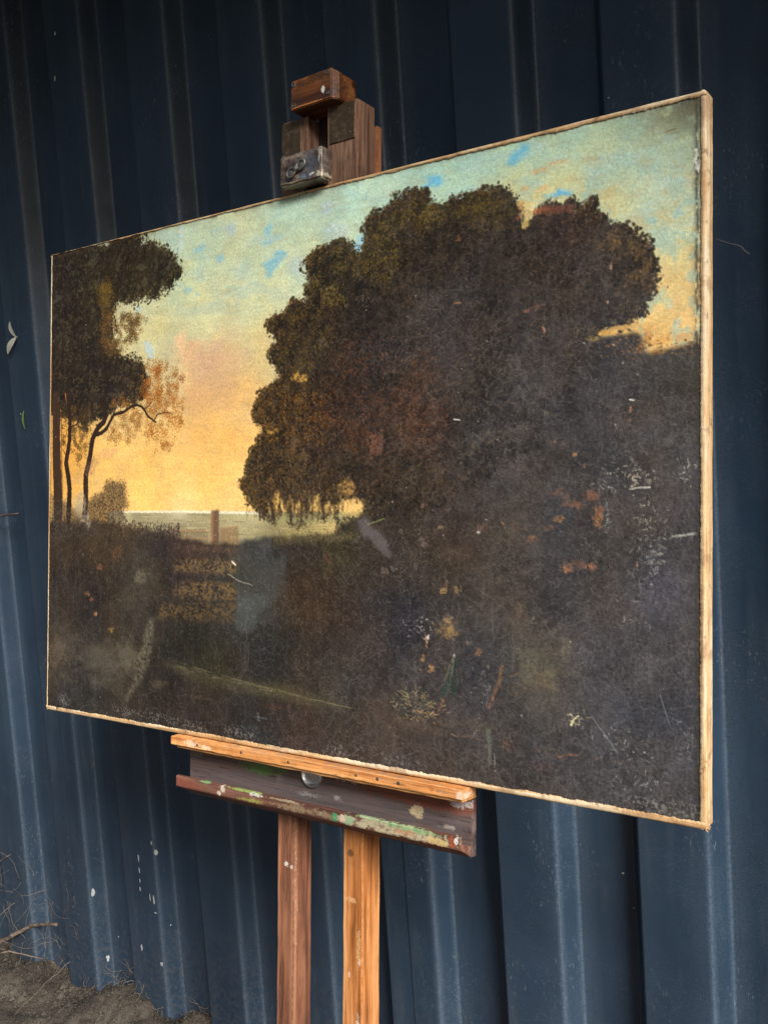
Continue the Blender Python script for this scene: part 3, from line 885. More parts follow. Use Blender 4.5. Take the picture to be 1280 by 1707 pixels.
trunk([(170,668),(172,680),(176,692),(172,703),(163,711),(154,729),(151,745),(149,760),(146,775),(142,792),(142,830),(140,862)], 4.0, 5.6)
trunk([(160,724),(168,721),(177,713),(182,703),(189,690),(205,686),(212,681),(219,676),(228,674),(236,677),(241,684),(245,692),(252,698),(259,703)], 3.2, 1.5)
trunk([(257,698),(262,690),(270,687),(280,687),(287,690)], 1.3, .7)
trunk([(241,680),(248,675),(252,668)], 1.1, .7)
trunk([(163,560),(166,580),(172,600)], 1.8, 2.6, (54, 38, 24)); trunk([(168,552),(171,545),(180,542)], .9, .7)
stroke([(108,655),(110,672)], 2.0, 1.0, (150, 100, 50), .5)
# scrub and pale rock at the foot of the trunks, worn to the ground
for pts, cols, n in [(Z(60,640,.2344,[(430,790),(490,730),(520,690),(560,700),(600,690),(640,770),(630,800),(655,860),(610,900),(640,960),(540,1060),(380,1060),(350,900),(390,800)]), [(64,50,36),(84,62,38),(52,42,34)], 1100), (Z(60,640,.2344,[(100,800),(240,860),(400,1000),(560,1020),(560,1100),(100,1100)]), [(74,64,54),(60,52,46),(90,72,58)], 700)]:
    q = blur(poly_mask(pts, 5, 7, 150, 2), 3)
    lay(q, DARK, .55)
    u, w = spots_in(q, n)
    for x, y in zip(u, w):
        dab(x, y, rs.uniform(1.2, 2.4), rs.uniform(.9, 1.5), rs.uniform(0, 3.1), np.array(cols[rs.randint(len(cols))]) * rs.uniform(.8, 1.15), .6)
lay(poly_mask(Z(60,640,.2344,[(290,760),(335,750),(350,860),(385,980),(370,1030),(300,960),(280,900)]), 4, 6, 155, 1) * np.clip(cn(4, 156, 3) * 1.8 - .25, 0, 1), (158, 150, 132), .7)
for x, y, rx, ry, c, a in [(176,758,16,11,(208,160,112),.6),(188,752,9,8,(196,146,110),.5),(128,800,8,9,(206,160,110),.6),(148,780,9,14,(140,100,80),.5),(158,770,8,8,(150,120,90),.4),(127,845,7,20,(150,142,124),.35),(130,790,6,10,(190,150,90),.5)]:
    blot(x, y, rx, ry, c, a, rag=.9, seed=int(y), feather=.4)

# --- middle distance: stubble fields, the slope, retouchings
for y0_, y1_, c, a in [(934,956,(150,118,70),.6),(970,1001,(140,106,60),.65),(1006,1036,(118,90,52),.6),(910,923,(104,78,58),.5)]:
    x0_ = 262 if y0_ > 1000 else 290
    mk = blur(poly_mask([(x0_, y0_), (340, y0_ - 2), (395, y0_ + 2), (394, y1_ + 3), (330, y1_), (x0_, y1_ - 4)], 4, 12, int(y0_), 2), 3)
    lay(mk * np.clip(cn(2.6, int(y0_) + 5, 3, .7, 1.6, 1) * 3.2 - 1.15, 0, 1), c, a)
    for k in range(70):
        x = rs.uniform(x0_, 392); y = rs.uniform(y0_, y1_)
        stroke([(x, y), (x + rs.uniform(-5, 5), y - rs.uniform(2, 8))], .7, .6, np.array(c) * rs.uniform(.8, 1.25), rs.uniform(.15, .45), h=.02)
lay(poly_mask(Z(380,880,.25,[(60,80),(130,62),(150,90),(190,48),(290,58),(300,200),(390,180),(380,430),(200,560),(170,700),(50,690)]), 1.8, 7, 161, 1), DARK * 0 + np.array((70, 71, 68)), .42)
lay(blur(poly_mask(Z(380,880,.25,[(60,450),(300,440),(200,560),(160,690),(50,680)]), 2, 6, 163, 2), 3), (84, 92, 90), .3)
blot(165, 1105, 66, 52, (98, 92, 78), .5, rag=.7, seed=9, feather=.9)
blot(215, 1090, 26, 40, (116, 110, 92), .45, rag=.7, seed=19, feather=.9)
slope = poly_mask([(255,1096),(300,1112),(340,1126),(420,1142),(480,1160),(580,1181),(520,1176),(440,1160),(350,1136),(310,1128),(280,1112)], 2, 10, 165, 2)
lay(blur(slope, 5), (98, 92, 62), .5)
for i in range(90):
    q = rs.rand(); x = 285 + 295 * q; y = 1112 + 68 * q ** .85 - rs.uniform(0, 14) * (1 - q)
    stroke([(x, y), (x + 16, y + 3.4)], .8, .7, (122, 116, 80), .22)
lay(blur(poly_mask([(400,1142),(470,1140),(560,1172),(480,1162)], 2, 8, 166, 3), 6), (108, 100, 58), .35)
rock = poly_mask([(246,1035),(258,1032),(254,1075),(248,1100),(236,1130),(224,1150),(210,1172),(206,1168),(222,1136),(224,1105),(234,1080)], 3, 7, 167, 1.4)
lay(blur(rock, 3) * np.clip(cn(4, 168, 4, .7) * 2.0 - .45, 0, 1), (132, 126, 102), .62)
for x, y, rx, ry, c, a in [(232,962,12,14,(122,112,92),.5),(184,1050,5,5,(152,116,66),.8),(158,1023,4,4,(190,134,90),.8),(152,1000,5,4,(140,86,60),.7),(165,945,5,6,(160,100,74),.6),(145,990,5,5,(170,116,80),.6),(95,1088,18,30,(106,92,76),.45),(195,920,12,16,(110,80,48),.5),(265,1142,18,8,(96,78,58),.5),(340,1165,26,5,(104,88,60),.35),(103,1165,8,10,(110,106,104),.4),(430,1195,3,9,(150,156,158),.45),(438,1198,22,2,(90,100,104),.5),(420,1225,40,16,(44,50,54),.4),(455,1180,14,9,(86,58,46),.5),(480,1180,8,5,(90,60,44),.4)]:
    blot(x, y, rx, ry, c, a, rag=.9, seed=int(x * 3), feather=.5)
stroke([(380,957),(396,968),(420,976)], .9, .7, (190, 180, 164), .6, .6); stroke([(386,936),(392,942)], 1.8, 1.5, (222, 212, 196), .8)
# scrub line between sea and meadow
for i in range(900):
    x = rs.uniform(455, 600); y = 897 + rs.normal(0, 5) + (x - 520) * -.06
    dab(*Q(x, y), rs.uniform(1.2, 2.6), rs.uniform(1, 1.8), rs.uniform(0, 3), (66, 58, 38) if rs.rand() < .65 else (104, 94, 60), .35)
for i in range(260):
    x = rs.uniform(558, 610); y = rs.uniform(860, 890)
    dab(*Q(x, y), rs.uniform(1.2, 2.6), rs.uniform(1, 1.8), rs.uniform(0, 3), (48, 44, 34), .5)
lay(poly_mask(Z(580,680,.25,[(60,740),(130,720),(150,790),(220,840),(290,960),(280,1010),(230,980),(160,890),(90,850)]), 3, 7, 171, 1.5), (96, 88, 90), .75)

# --- right-hand foreground
for x, y, rx, ry, c, a, f in [
    (627,740,17,22,(146,84,58),.75,.4),(612,765,10,14,(110,76,54),.5,.5),(490,736,7,9,(112,76,64),.75,.3),(704,902,8,10,(120,100,94),.75,.3),(668,886,5,5,(130,106,90),.7,.4),(640,952,8,8,(124,104,94),.7,.4),(655,948,7,5,(120,112,110),.6,.4),(545,930,7,12,(122,72,54),.6,.5),
    (734,880,5,6,(140,120,84),.8,.4),(799,879,8,8,(140,92,72),.8,.4),(797,888,3,3,(226,220,212),.9,.2),(838,873,3,4,(200,140,80),.9,.3),(705,842,5,4,(140,96,86),.8,.4),(884,898,9,7,(156,104,74),.6,.6),(855,880,12,9,(110,78,60),.5,.6),
    (739,984,8,8,(178,132,76),.9,.4),(743,972,3,7,(130,102,66),.8,.4),(760,982,8,7,(148,116,74),.85,.4),
    (745,1048,17,18,(164,122,66),.7,.35),(751,1052,11,11,(186,140,76),.7,.4),(747,1032,9,6,(200,160,110),.7,.4),(711,1070,4,13,(200,150,106),.9,.3),(713,1062,3,4,(236,226,214),.95,.2),(705,1098,5,8,(176,128,74),.9,.3),(717,1114,5,8,(186,132,78),.9,.3),(702,1118,5,5,(130,106,72),.8,.4),(797,1087,7,8,(168,114,72),.9,.35),(780,1072,7,3,(150,112,84),.8,.3),(812,1112,5,3,(120,104,88),.7,.3),(888,1031,4,6,(146,138,118),.8,.3),
    (865,1018,10,14,(120,80,64),.5,.6),(888,1110,40,36,(112,104,80),.55,.8),(905,1130,34,24,(122,104,72),.5,.8),(938,1082,14,20,(118,104,76),.6,.6),(915,1140,16,14,(128,104,68),.5,.7),(870,1150,34,16,(86,72,54),.5,.8),
    (700,1212,70,12,(92,68,46),.5,.8),(780,1208,60,12,(84,66,48),.45,.8),(920,1252,24,9,(98,84,66),.45,.7),(845,1242,9,9,(136,94,72),.8,.5),(935,1262,12,4,(158,98,66),.75,.5),(955,1260,9,3,(150,92,62),.7,.5),(995,1266,9,3,(140,96,74),.6,.5),(1032,1273,9,3,(130,108,88),.5,.5),(905,1280,20,10,(90,56,54),.45,.8),(897,1251,6,3,(170,106,72),.7,.4),
    (932,822,16,10,(146,92,62),.65,.6),(946,838,18,8,(130,84,58),.55,.6),(930,866,14,6,(176,118,66),.8,.5),(960,842,14,6,(150,94,60),.7,.5),(985,828,12,11,(152,92,60),.8,.5),(996,862,9,17,(178,112,64),.85,.4),(1001,850,6,8,(150,88,58),.7,.5),(915,880,14,5,(140,90,60),.6,.6),(887,896,10,6,(150,98,68),.6,.6),
    (945,948,11,9,(188,118,78),.85,.4),(968,941,16,8,(136,88,70),.75,.5),(986,946,9,8,(184,112,72),.85,.4),(960,936,10,5,(110,76,64),.6,.6),
    (875,517,8,4,(152,98,72),.8,.4),(893,510,9,7,(130,86,66),.7,.5),(885,540,5,3,(150,100,72),.7,.4),(906,548,3,7,(200,140,102),.9,.3),(1012,503,2.5,7,(206,158,130),.95,.2),(1018,443,3,7,(186,150,116),.85,.3),(765,503,6,3,(196,120,80),.85,.3),(764,395,3,6,(178,108,64),.9,.3),(1051,682,2.5,8,(170,116,80),.9,.3),(1050,700,2,6,(160,110,76),.8,.3),(910,690,6,7,(116,104,78),.6,.5),(925,735,4,4,(150,110,84),.8,.4),(938,738,5,4,(140,120,100),.7,.4),(957,757,5,4,(188,128,82),.85,.3),(974,775,5,5,(160,112,82),.8,.4),(1062,942,3,4,(190,124,86),.8,.3),(1084,936,5,14,(134,132,126),.4,.6),(752,470,20,22,(60,58,58),.4,.8),(870,575,30,30,(76,70,66),.35,.9),(1055,795,10,20,(130,122,108),.3,.9)]:
    g_ = np.array(c, float); g_ = g_ * .80 + g_.mean() * .14
    blot(x, y, rx, ry, g_, a * .88, rag=1.15, seed=int(x * 3 + y), feather=max(f, .5))
# chipped, chalky losses near the right edge
for x, y, n, sx, sy, c in [(1062,795,26,14,16,(196,184,160)),(1015,790,14,12,10,(150,142,128)),(1148,785,22,12,9,(176,174,166)),(1065,868,16,12,10,(166,160,140)),(1085,895,30,14,22,(140,136,126)),(1140,892,12,14,3,(150,148,142)),(1060,960,24,22,26,(136,132,122)),(1090,930,40,10,22,(150,148,144)),(1050,1040,14,18,8,(150,142,128)),(1010,815,10,10,5,(160,154,146)),(700,1045,20,12,12,(206,200,196)),(695,1168,50,22,14,(170,156,104)),(712,1190,24,16,8,(166,128,96)),(1010,870,10,6,14,(150,160,164)),(810,1150,20,12,16,(130,130,128)),(1145,1235,20,10,26,(130,130,126)),(1080,1310,40,26,20,(140,140,138)),(960,1195,16,10,8,(190,180,140)),(1020,1240,26,26,16,(140,140,140)),(610,500,12,10,6,(120,104,96))]:
    for i in range(n):
        px_, py_ = rs.normal(x, sx), rs.normal(y, sy)
        if px_ > 1158: continue
        ang = rs.uniform(0, 6.28); l = rs.uniform(1.5, 8)
        stroke([(px_, py_), (px_ + l * math.cos(ang), py_ + l * math.sin(ang))], .8, .6, np.array(c) * rs.uniform(.8, 1.1), rs.uniform(.35, .85), .4, h=.05)
stroke([(1046,752),(1060,772),(1072,790),(1084,806)], 1.0, 1.6, (136, 132, 122), .5, 2.6, dens=.5)
stroke([(1050,815),(1066,812),(1084,812)], .9, 1.1, (196, 192, 182), .7, .5)
stroke([(1120,893),(1140,892),(1160,888)], 1.0, 1.6, (150, 148, 142), .7, .6)
stroke([(985,1195),(1000,1215),(1018,1240),(1030,1258)], .8, .8, (130, 132, 136), .6, .5)
stroke([(951,1210),(956,1200),(964,1194)], 1.6, 1.0, (196, 186, 146), .85, .3)
stroke([(1100,1160),(1115,1208)], .7, .7, (140, 142, 146), .5); stroke([(1049,665),(1056,666)], 1, 1, (220, 216, 206), .9)
stroke([(612,874),(640,864)], .8, .8, (150, 160, 96), .6, .4); stroke([(756,698),(766,699)], .9, .9, (220, 214, 206), .9)
def fig(pts, w0, w1, col, a=.85, jag=0.0, **kw):      # thin, rubbed brushwork
    g_ = np.array(col, float); g_ = g_ * .78 + g_.mean() * .12
    for q in range(3):
        o = [(x + rs.normal(0, .9), y + rs.normal(0, 1.2)) for x, y in pts]
        stroke(o, max(.7, w0 * .55), max(.7, w1 * .55), g_ * rs.uniform(.85, 1.15), a * .42, jag + .6, dens=.75)
# two small figures and a post
fig([(757,1093),(753,1110),(748,1125),(745,1140),(740,1155)], 3.4, 8.5, (46, 56, 50), .85, .5)
fig([(762,1100),(760,1120),(757,1140),(755,1160)], 2.4, 6, (40, 52, 46), .8, .5)
fig([(757,1091),(750,1106),(745,1122),(740,1136)], 1.1, .8, (170, 118, 70), .8, .3)
fig([(757,1094),(754,1112),(752,1124)], 1.2, .8, (128, 150, 116), .7, .4); fig([(752,1126),(748,1142),(745,1158)], .9, .8, (110, 132, 106), .55, .5)
fig([(758,1092),(757,1096)], 1.9, 1.2, (232, 230, 222), .95); fig([(738,1166),(734,1180),(730,1187)], 2.0, 1.2, (186, 106, 70), .85, .3)
fig([(840,1112),(834,1116),(832,1126)], 2.8, 2.6, (150, 100, 58), .7, .6); fig([(836,1130),(828,1146),(822,1160)], 4.2, 3.4, (104, 76, 52), .7, .6)
fig([(822,1162),(818,1174),(814,1184)], 2.0, 1.2, (186, 104, 68), .85, .3); fig([(848,1128),(858,1126),(866,1121)], 1.6, .8, (150, 104, 68), .8, .3)
fig([(814,1150),(812,1170),(810,1184)], 1.3, .9, (140, 144, 152), .5, .7)
fig([(813,1215),(815,1240),(816,1272)], 4.5, 4.0, (96, 98, 84), .6, .7); fig([(824,1256),(825,1280)], 1.1, 1.0, (166, 176, 160), .8); fig([(788,1256),(803,1268)], 1.3, 1.1, (140, 130, 102), .6)
fig([(752,1224),(763,1230)], 1.3, 1.0, (176, 156, 104), .85); fig([(764,1228),(780,1230),(806,1234)], .9, .9, (156, 102, 72), .6, .4); fig([(788,1226),(793,1219),(800,1218)], 1.0, .8, (150, 140, 116), .7)
for i in range(60):
    x, y = rs.uniform(655, 720), rs.uniform(1150, 1200)
    stroke([(x, y), (x + rs.uniform(4, 12), y + rs.uniform(1, 8))], .7, .5, (166, 150, 92), rs.uniform(.15, .5))

# --- age: bloom, craquelure, abraded dots, grime along the edges
lum = img.mean(-1)
darkness = smooth1((120 - lum) / 60)
bloom = smooth1((cn(70, 211, 4) - .38) / .35) * smooth1((CX / NX - .38) / .35)
lay(bloom * darkness, (84, 82, 84), .15)
walk = np.zeros((NY, NX), np.float32)
def cracks(n, length, weight, turn, grid_bias, region=None, accum=walk):
    if region is None:
        x, y = rs.uniform(0, NX, n), rs.uniform(0, NY, n)
    else:
        x, y = spots_in(region, n)
    an = np.where(rs.rand(n) < grid_bias, np.round(rs.uniform(0, 4, n)) * math.pi / 2 + rs.normal(0, .2, n), rs.uniform(0, 6.28, n))
    life = rs.uniform(.3, 1, n) * length
    a = weight * rs.uniform(.3, 1, n)
    for s in range(int(length)):
        al = life > s
        ix, iy = x.astype(int), y.astype(int)
        ok = al & (ix >= 0) & (iy >= 0) & (ix < NX - 1) & (iy < NY - 1)
        fx, fy = x - ix, y - iy
        for ddx, ddy, wt in ((0, 0, (1 - fx) * (1 - fy)), (1, 0, fx * (1 - fy)), (0, 1, (1 - fx) * fy), (1, 1, fx * fy)):
            np.maximum.at(accum, (iy[ok] + ddy, ix[ok] + ddx), (a * np.minimum(1, wt * 1.4))[ok])
        an = an + rs.normal(0, turn, n)
        x = x + np.cos(an) * .9
        y = y + np.sin(an) * .9
darkf = blur(darkness.astype(np.float32), 3) + 1e-6
right = darkf * (0.35 + smooth1((CX / NX - .25) / .5))
cracks(11000, 13, .5, .4, .3, right)
cracks(1500, 46, .38, .16, .35, right)
cracks(240, 120, .45, .06, .5, right)
star = np.exp(-(((CX - Q(701,522)[0]) / 40) ** 2 + ((CY - Q(701,522)[1]) / 40) ** 2)).astype(np.float32)
cracks(60, 70, .55, .05, 0, star + 1e-9)
dots = np.zeros((NY, NX), np.float32)
u, w = spots_in(right * (.4 + cn(24, 221, 3) ** 3 * 5), 20000)
np.maximum.at(dots, (np.minimum(NY - 1, w.astype(int)), np.minimum(NX - 1, u.astype(int))), rs.uniform(.1, .55, len(u)).astype(np.float32))
lay(np.clip(walk, 0, 1) * darkness * (.35 + 1.0 * cn(40, 223, 3)), (146, 138, 130), .62)
lay(dots * darkness, (158, 150, 140), .62)
for i in range(36):
    u_, w_ = spots_in(right, 1)
    dab(u_[0], w_[0], rs.uniform(.8, 1.6), rs.uniform(.8, 1.3), 0, (190, 184, 174), .8, .05)
hgt -= walk * .10
wsky = np.zeros((NY, NX), np.float32)
skyness = (1 - darkness).astype(np.float32) + 1e-6
cracks(1500, 20, .5, .3, .2, skyness, wsky)
cracks(260, 70, .5, .2, .5, skyness, wsky)
u, w = spots_in(skyness, 5000)
np.maximum.at(wsky, (np.minimum(NY - 1, w.astype(int)), np.minimum(NX - 1, u.astype(int))), rs.uniform(.1, .7, len(u)).astype(np.float32))
lay(wsky * skyness, (100, 100, 78), .28)
hgt -= wsky * .06
lines = smooth1((cn(3, 231, 3, .6, 30, 1) - .58) / .1) * skyness          # horizontal weave showing through
lay(lines, (160, 138, 96), .08)
vl = smooth1((cn(3, 233, 3, .6, 1, 40) - .60) / .1)
lay(vl * cn(60, 235, 2), (160, 150, 136), .07)
# edges: worn, blackened turn-over; chalky along the bottom
eT = np.exp(-(CY + 6 * (cn(14, 241, 3) - .5)) / 2.6); eR = np.exp(-np.abs(NX - 9.5 - CX + 4 * (cn(7, 243, 3, .6) - .5)) / 2.4); eB = np.exp(-(NY - 8 - CY) / 5.0); eL = np.exp(-CX / 3.0)
lay(np.clip(eT * 1.2, 0, 1) * smooth1((cn(20, 245, 3) - .3) / .2), (64, 50, 36), .7)
lay(np.clip(eR * 1.1, 0, 1) * smooth1((cn(5, 247, 4, .7, 1, 3) - .30) / .2), (52, 50, 47), .8)
lay(np.clip(eL, 0, 1), (40, 34, 28), .6)
corner = np.exp(-((NX - CX) / 60) ** 2 - (CY / 34) ** 2) * smooth1((cn(12, 249, 4) - .32) / .25)
lay(corner, (70, 64, 50), .8)
for x, y, rx, ry in [(1160,255,4,12),(1162,275,4,9),(1158,266,3,5),(1037,190,7,3)]:
    blot(x, y, rx, ry, (206, 202, 194), .9, rag=1.1, seed=int(y), h=.2)
cb = np.exp(-((NY - 16 - CY) / 11.0) ** 2) * smooth1((cn(22, 251, 3, .6, 2, 1) - .45) / .2) * smooth1((cn(2.0, 253, 2) - .58) / .08)
lay(cb, (150, 146, 138), .5)
for x, y in [(402,346),(300,385),(1038,188)]:
    blot(x, y, 6, 3, (222, 204, 176), .85, rag=1.2, seed=x, h=.15)
blot(250, 405, 3, 3, (220, 200, 170), .0)

# --- the canvas as a finely divided sheet, its colours held per vertex
img = np.clip(img, 2, 250) / 255.0
lin = np.where(img <= 0.04045, img / 12.92, ((img + 0.055) / 1.055) ** 2.4)
hgt += .30 * (cn(2.2, 261, 2) - .5) + .35 * (cn(14, 263, 3) - .5)
slack = 1.6 * (fbm(CX / 260, CY / 240, 271, 2) - .5) + .5 * (fbm(CX / 70, CY / 300, 273, 2) - .5)
rim_d = np.minimum(np.minimum(CX, NX - 1 - CX), np.minimum(CY, NY - 1 - CY))
slack = slack * smooth1(rim_d / 90)
vx = 0.0016 + CX / (NX - 1) * (PW - 0.0032)
vz = 0.0016 + (1 - CY / (NY - 1)) * (PH - 0.0032)
vy = -(np.clip(hgt, -.6, .6) + slack) / 1000.0
verts = np.stack([vx, vy, vz], -1).reshape(-1, 3).astype(np.float32)
ii = np.arange(NX * NY).reshape(NY, NX)
quads = np.stack([ii[:-1, :-1], ii[1:, :-1], ii[1:, 1:], ii[:-1, 1:]], -1).reshape(-1, 4).astype(np.int32)
me = bpy.data.meshes.new('painted_canvas')
me.vertices.add(len(verts)); me.vertices.foreach_set('co', verts.ravel())
me.loops.add(quads.size); me.loops.foreach_set('vertex_index', quads.ravel())
me.polygons.add(len(quads))
me.polygons.foreach_set('loop_start', np.arange(0, quads.size, 4, dtype=np.int32))
me.polygons.foreach_set('loop_total', np.full(len(quads), 4, np.int32))
me.polygons.foreach_set('use_smooth', np.ones(len(quads), bool))
me.update(calc_edges=True)
ca = me.color_attributes.new('paint', 'FLOAT_COLOR', 'POINT')
ca.data.foreach_set('color', np.concatenate([lin.reshape(-1, 3), np.ones((NX * NY, 1))], 1).astype(np.float32).ravel())
t = NT('old_oil_paint')
at = t.n('ShaderNodeAttribute', attribute_name='paint')
v = t.coords('Object')
f1 = t.noise(v, 1500, 3, 0.6)
f2 = t.noise(v, 300, 3, 0.6)
col = t.mix(1.0, at.outputs['Color'], t.rng(f1, 0.3, 0.7, 0.74, 1.26), 'MULTIPLY')
col = t.mix(1.0, col, t.rng(f2, 0.25, 0.75, 0.88, 1.12), 'MULTIPLY')
wv = t.noise(t.coords('Object', scale=(1, 1, 0.1)), 1300, 2, 0.5)
wh = t.noise(t.coords('Object', scale=(0.1, 1, 1)), 1300, 2, 0.5)
weave = t.math('ADD', wv, wh)
nrm = t.bump(weave, 0.35, 0.0005)
nrm = t.bump(f2, 0.35, 0.0008, nrm)
M_PAINT = t.out(col, t.rng(f2, 0.3, 0.7, 0.46, 0.62), 0.22, 0, nrm)
me.materials.append(M_PAINT)

painting = empty('oil_painting', FRAME.copy())
tag(painting, 'unframed old oil painting of dark trees under a sunset sky, resting on the easel', 'painting')
canvas = bpy.data.objects.new('painted_canvas', me)
C.objects.link(canvas)
canvas.parent = painting

# --- paper tape round the edges, turned over the stretcher
t = NT('kraft_tape')
v = t.coords('Object')
along = t.coords('Object', scale=(0.06, 1, 1))
upw = t.coords('Object', scale=(1, 1, 0.06))
def tape_mat(name, axis):
    t = NT(name)
    sc = [1, 1, 1]; sc[axis] = 0.04
    sv = t.coords('Object', scale=tuple(sc))
    v = t.coords('Object')
    a = t.noise(sv, 330, 4, 0.6)
    b = t.noise(sv, 120, 3, 0.6, w=3.0)
    c = t.noise(v, 26, 4, 0.6)
    d = t.noise(v, 900, 2, 0.6)
    col = t.ramp(a, [(0.32, s2l((152, 114, 74))), (0.48, s2l((188, 152, 108))), (0.66, s2l((206, 182, 142)))])
    col = t.mix(t.rng(b, 0.50, 0.60, 0, 0.75), col, s2l((206, 194, 168)))
    col = t.mix(t.rng(c, 0.48, 0.64, 0, 0.6), col, s2l((140, 108, 76)))
    col = t.mix(t.rng(t.noise(v, 55, 5, 0.7), 0.56, 0.66, 0, 0.6), col, s2l((104, 84, 64)))
    col = t.mix(t.rng(d, 0.62, 0.7, 0, 0.5), col, s2l((120, 88, 56)))
    nrm = t.bump(a, 0.5, 0.0008)
    nrm = t.bump(t.noise(v, 70, 4, 0.6), 0.5, 0.003, nrm)
    return t.out(col, 0.75, 0.25, 0, nrm)
M_TAPE_H, M_TAPE_V = tape_mat('tape_along', 0), tape_mat('tape_upright', 2)
THK = 0.0195
rnd0 = random.Random(77)

def tape(side, w0, w1, rag, seed):
    """a strip whose inner edge is torn and whose outer edge rolls over the side"""
    L = PW if side in ('top', 'bottom') else PH
    n = int(L / 0.0013)
    rows = []
    rc = 0.0035
    lift = 0.0004 if side in ('top', 'bottom') else 0.0
    for i in range(n + 1):
        s = L * i / n
        q = i / n
        w = w0 + (w1 - w0) * q + rag * 2 * (float(fbm(s * 70, 0.0, seed, 4, .65)) - 0.5)
        w = max(w + .0011 * (rnd0.random() - .5), 0.0011)
        e = min(s, L - s)
        pull = rc - math.sqrt(max(0, rc * rc - (rc - e) ** 2)) if e < rc else 0.0
        bump_ = 0.0005 * (float(fbm(s * 22, 3.0, seed + 9, 3)) - 0.5)
        edge = 0.0006 * (float(fbm(s * 40, 5.0, seed + 19, 3)) - 0.5)
        o = -pull * 0.8 + edge
        prof = [(-w, -0.0006), (-w + 0.0004, -0.0011 - lift), (-0.0022 if w > .003 else -w * .6, -0.0013 - lift + bump_), (o - 0.0007, -0.0009 - lift), (o + 0.0002, 0.0006), (o + 0.0002, THK * .5), (o, THK)]
        ring = []
        for d, y in prof:
            if side == 'top': ring.append((s, y, PH + d))
            elif side == 'bottom': ring.append((s, y, -d))
            elif side == 'right': ring.append((PW + d, y, s))
            else: ring.append((-d, y, s))
        rows.append(ring)
    k = len(rows[0])
    V = [p for r in rows for p in r]
    F = [(i * k + j, i * k + j + 1, (i + 1) * k + j + 1, (i + 1) * k + j) for i in range(n) for j in range(k - 1)]
    o = mesh_obj('edge_tape', V, F, M_TAPE_H if side in ('top', 'bottom') else M_TAPE_V, painting, smooth=True)
    bm = bmesh.new(); bm.from_mesh(o.data); bmesh.ops.recalc_face_normals(bm, faces=bm.faces); bm.to_mesh(o.data); bm.free()
    return o
tape('top', 0.0016, 0.0062, 0.0016, 501)
tape('bottom', 0.0064, 0.0072, 0.0016, 503)
tape('right', 0.0068, 0.0060, 0.0008, 505)
tape('left', 0.0024, 0.0032, 0.0008, 507)
# frayed tuft at the lower right corner
rnd = random.Random(5)
bm = bmesh.new()
for i in range(9):
    p = Vector((PW - 0.002, -0.0005, 0.002))
    d = Vector((rnd.uniform(.3, 1), rnd.uniform(-.6, .3), rnd.uniform(-.7, .4)))
    pts = []
    for q in range(5):
        pts.append(p.copy()); p = p + d.normalized() * 0.0017; d += Vector((rnd.uniform(-.4, .4), rnd.uniform(-.4, .4), rnd.uniform(-.2, .6)))
    add_tube(bm, pts, [0.0008, 0.0008, 0.0007, 0.0005, 0.0002], 5)
bm_obj('frayed_corner', bm, M_TAPE_H, painting, smooth=True)
M_PINE = wood('stretcher_pine', s2l((120, 88, 54)), s2l((168, 128, 82)), s2l((196, 160, 110)), 0)
for lo, hi in [((0.003, .004, .003), (PW - .003, .0185, .05)), ((0.003, .004, PH - .05), (PW - .003, .0185, PH - .003)), ((0.003, .0045, .0505), (.05, .018, PH - .0505)), ((PW - .05, .0045, .0505), (PW - .003, .018, PH - .0505))]:
    bm = bmesh.new(); add_box(bm, lo, hi, .001, 1)
    bm_obj('stretcher_bar', bm, M_PINE, painting)

# ------------------------------------------------------------------ the easel
EA, EB = 0.56, 0.9087                          # the easel's base in canvas coordinates
easel = empty('studio_easel', FRAME @ Matrix.Translation((EA, 0, -EB)))
tag(easel, 'old paint-spattered wooden studio easel with twin posts holding the painting', 'easel')
def EP(a, b, c): return (a - EA, -c, b + EB)
def ebox(bm, a0, a1, b0, b1, c0, c1, **kw):
    add_box(bm, (a0 - EA, -c1, b0 + EB), (a1 - EA, -c0, b1 + EB), **kw)
rnd = random.Random(8)
WHITE, CREAM = s2l((222, 216, 204)), s2l((206, 186, 150))
M_POST_L = wood('post_wood_dark', s2l((82, 52, 40)), s2l((128, 84, 62)), s2l((160, 112, 84)), 2, 0.8, .55, dirt=.45, seed=.3,
                spots=[(EP(.500, -.165, -.034), (.004, .004, .004), WHITE, .8, .5, 300), (EP(.510, -.168, -.034), (.0035, .004, .003), WHITE, .7, .5, 300), (EP(.492, -.172, -.034), (.003, .01, .012), s2l((150, 84, 52)), .7), (EP(.515, -.20, -.034), (.0015, .01, .12), s2l((190, 150, 118)), .5, .6, 200)])
M_POST_R = wood('post_wood_amber', s2l((128, 78, 38)), s2l((180, 114, 62)), s2l((208, 150, 96)), 2, 0.8, .5, dirt=.2, seed=.9,
                spots=[(EP(.6135, -.128, -.034), (.006, .006, .007), s2l((66, 50, 38)), .8, .35, 200), (EP(.615, -.19, -.034), (.008, .006, .004), s2l((214, 170, 124)), .7, .6, 200), (EP(.612, -.29, -.034), (.0014, .004, .005), WHITE, .8, .3, 200), (EP(.628, -.25, -.036), (.004, .008, .03), s2l((206, 166, 116)), .6, .6, 150), (EP(.627, -.35, -.036), (.003, .004, .012), WHITE, .7, .5, 200), (EP(.629, -.27, -.036), (.002, .004, .006), WHITE, .7, .5, 300)])
def edge_mat(name, worn, base, thr=0.5):
    t = NT(name)
    v = t.coords('Object')
    n = t.noise(v, 85, 5, 0.7)
    col = t.mix(t.rng(n, thr - .12, thr + .22, 0, .6), base, worn)
    return t.out(col, .6, .3, 0, t.bump(t.noise(v, 300, 3, .6), .4, .001))
E_AMBER = edge_mat('worn_edge_amber', s2l((214, 166, 112)), s2l((172, 112, 62)))
E_BROWN = edge_mat('worn_edge_brown', s2l((172, 134, 104)), s2l((110, 76, 58)))
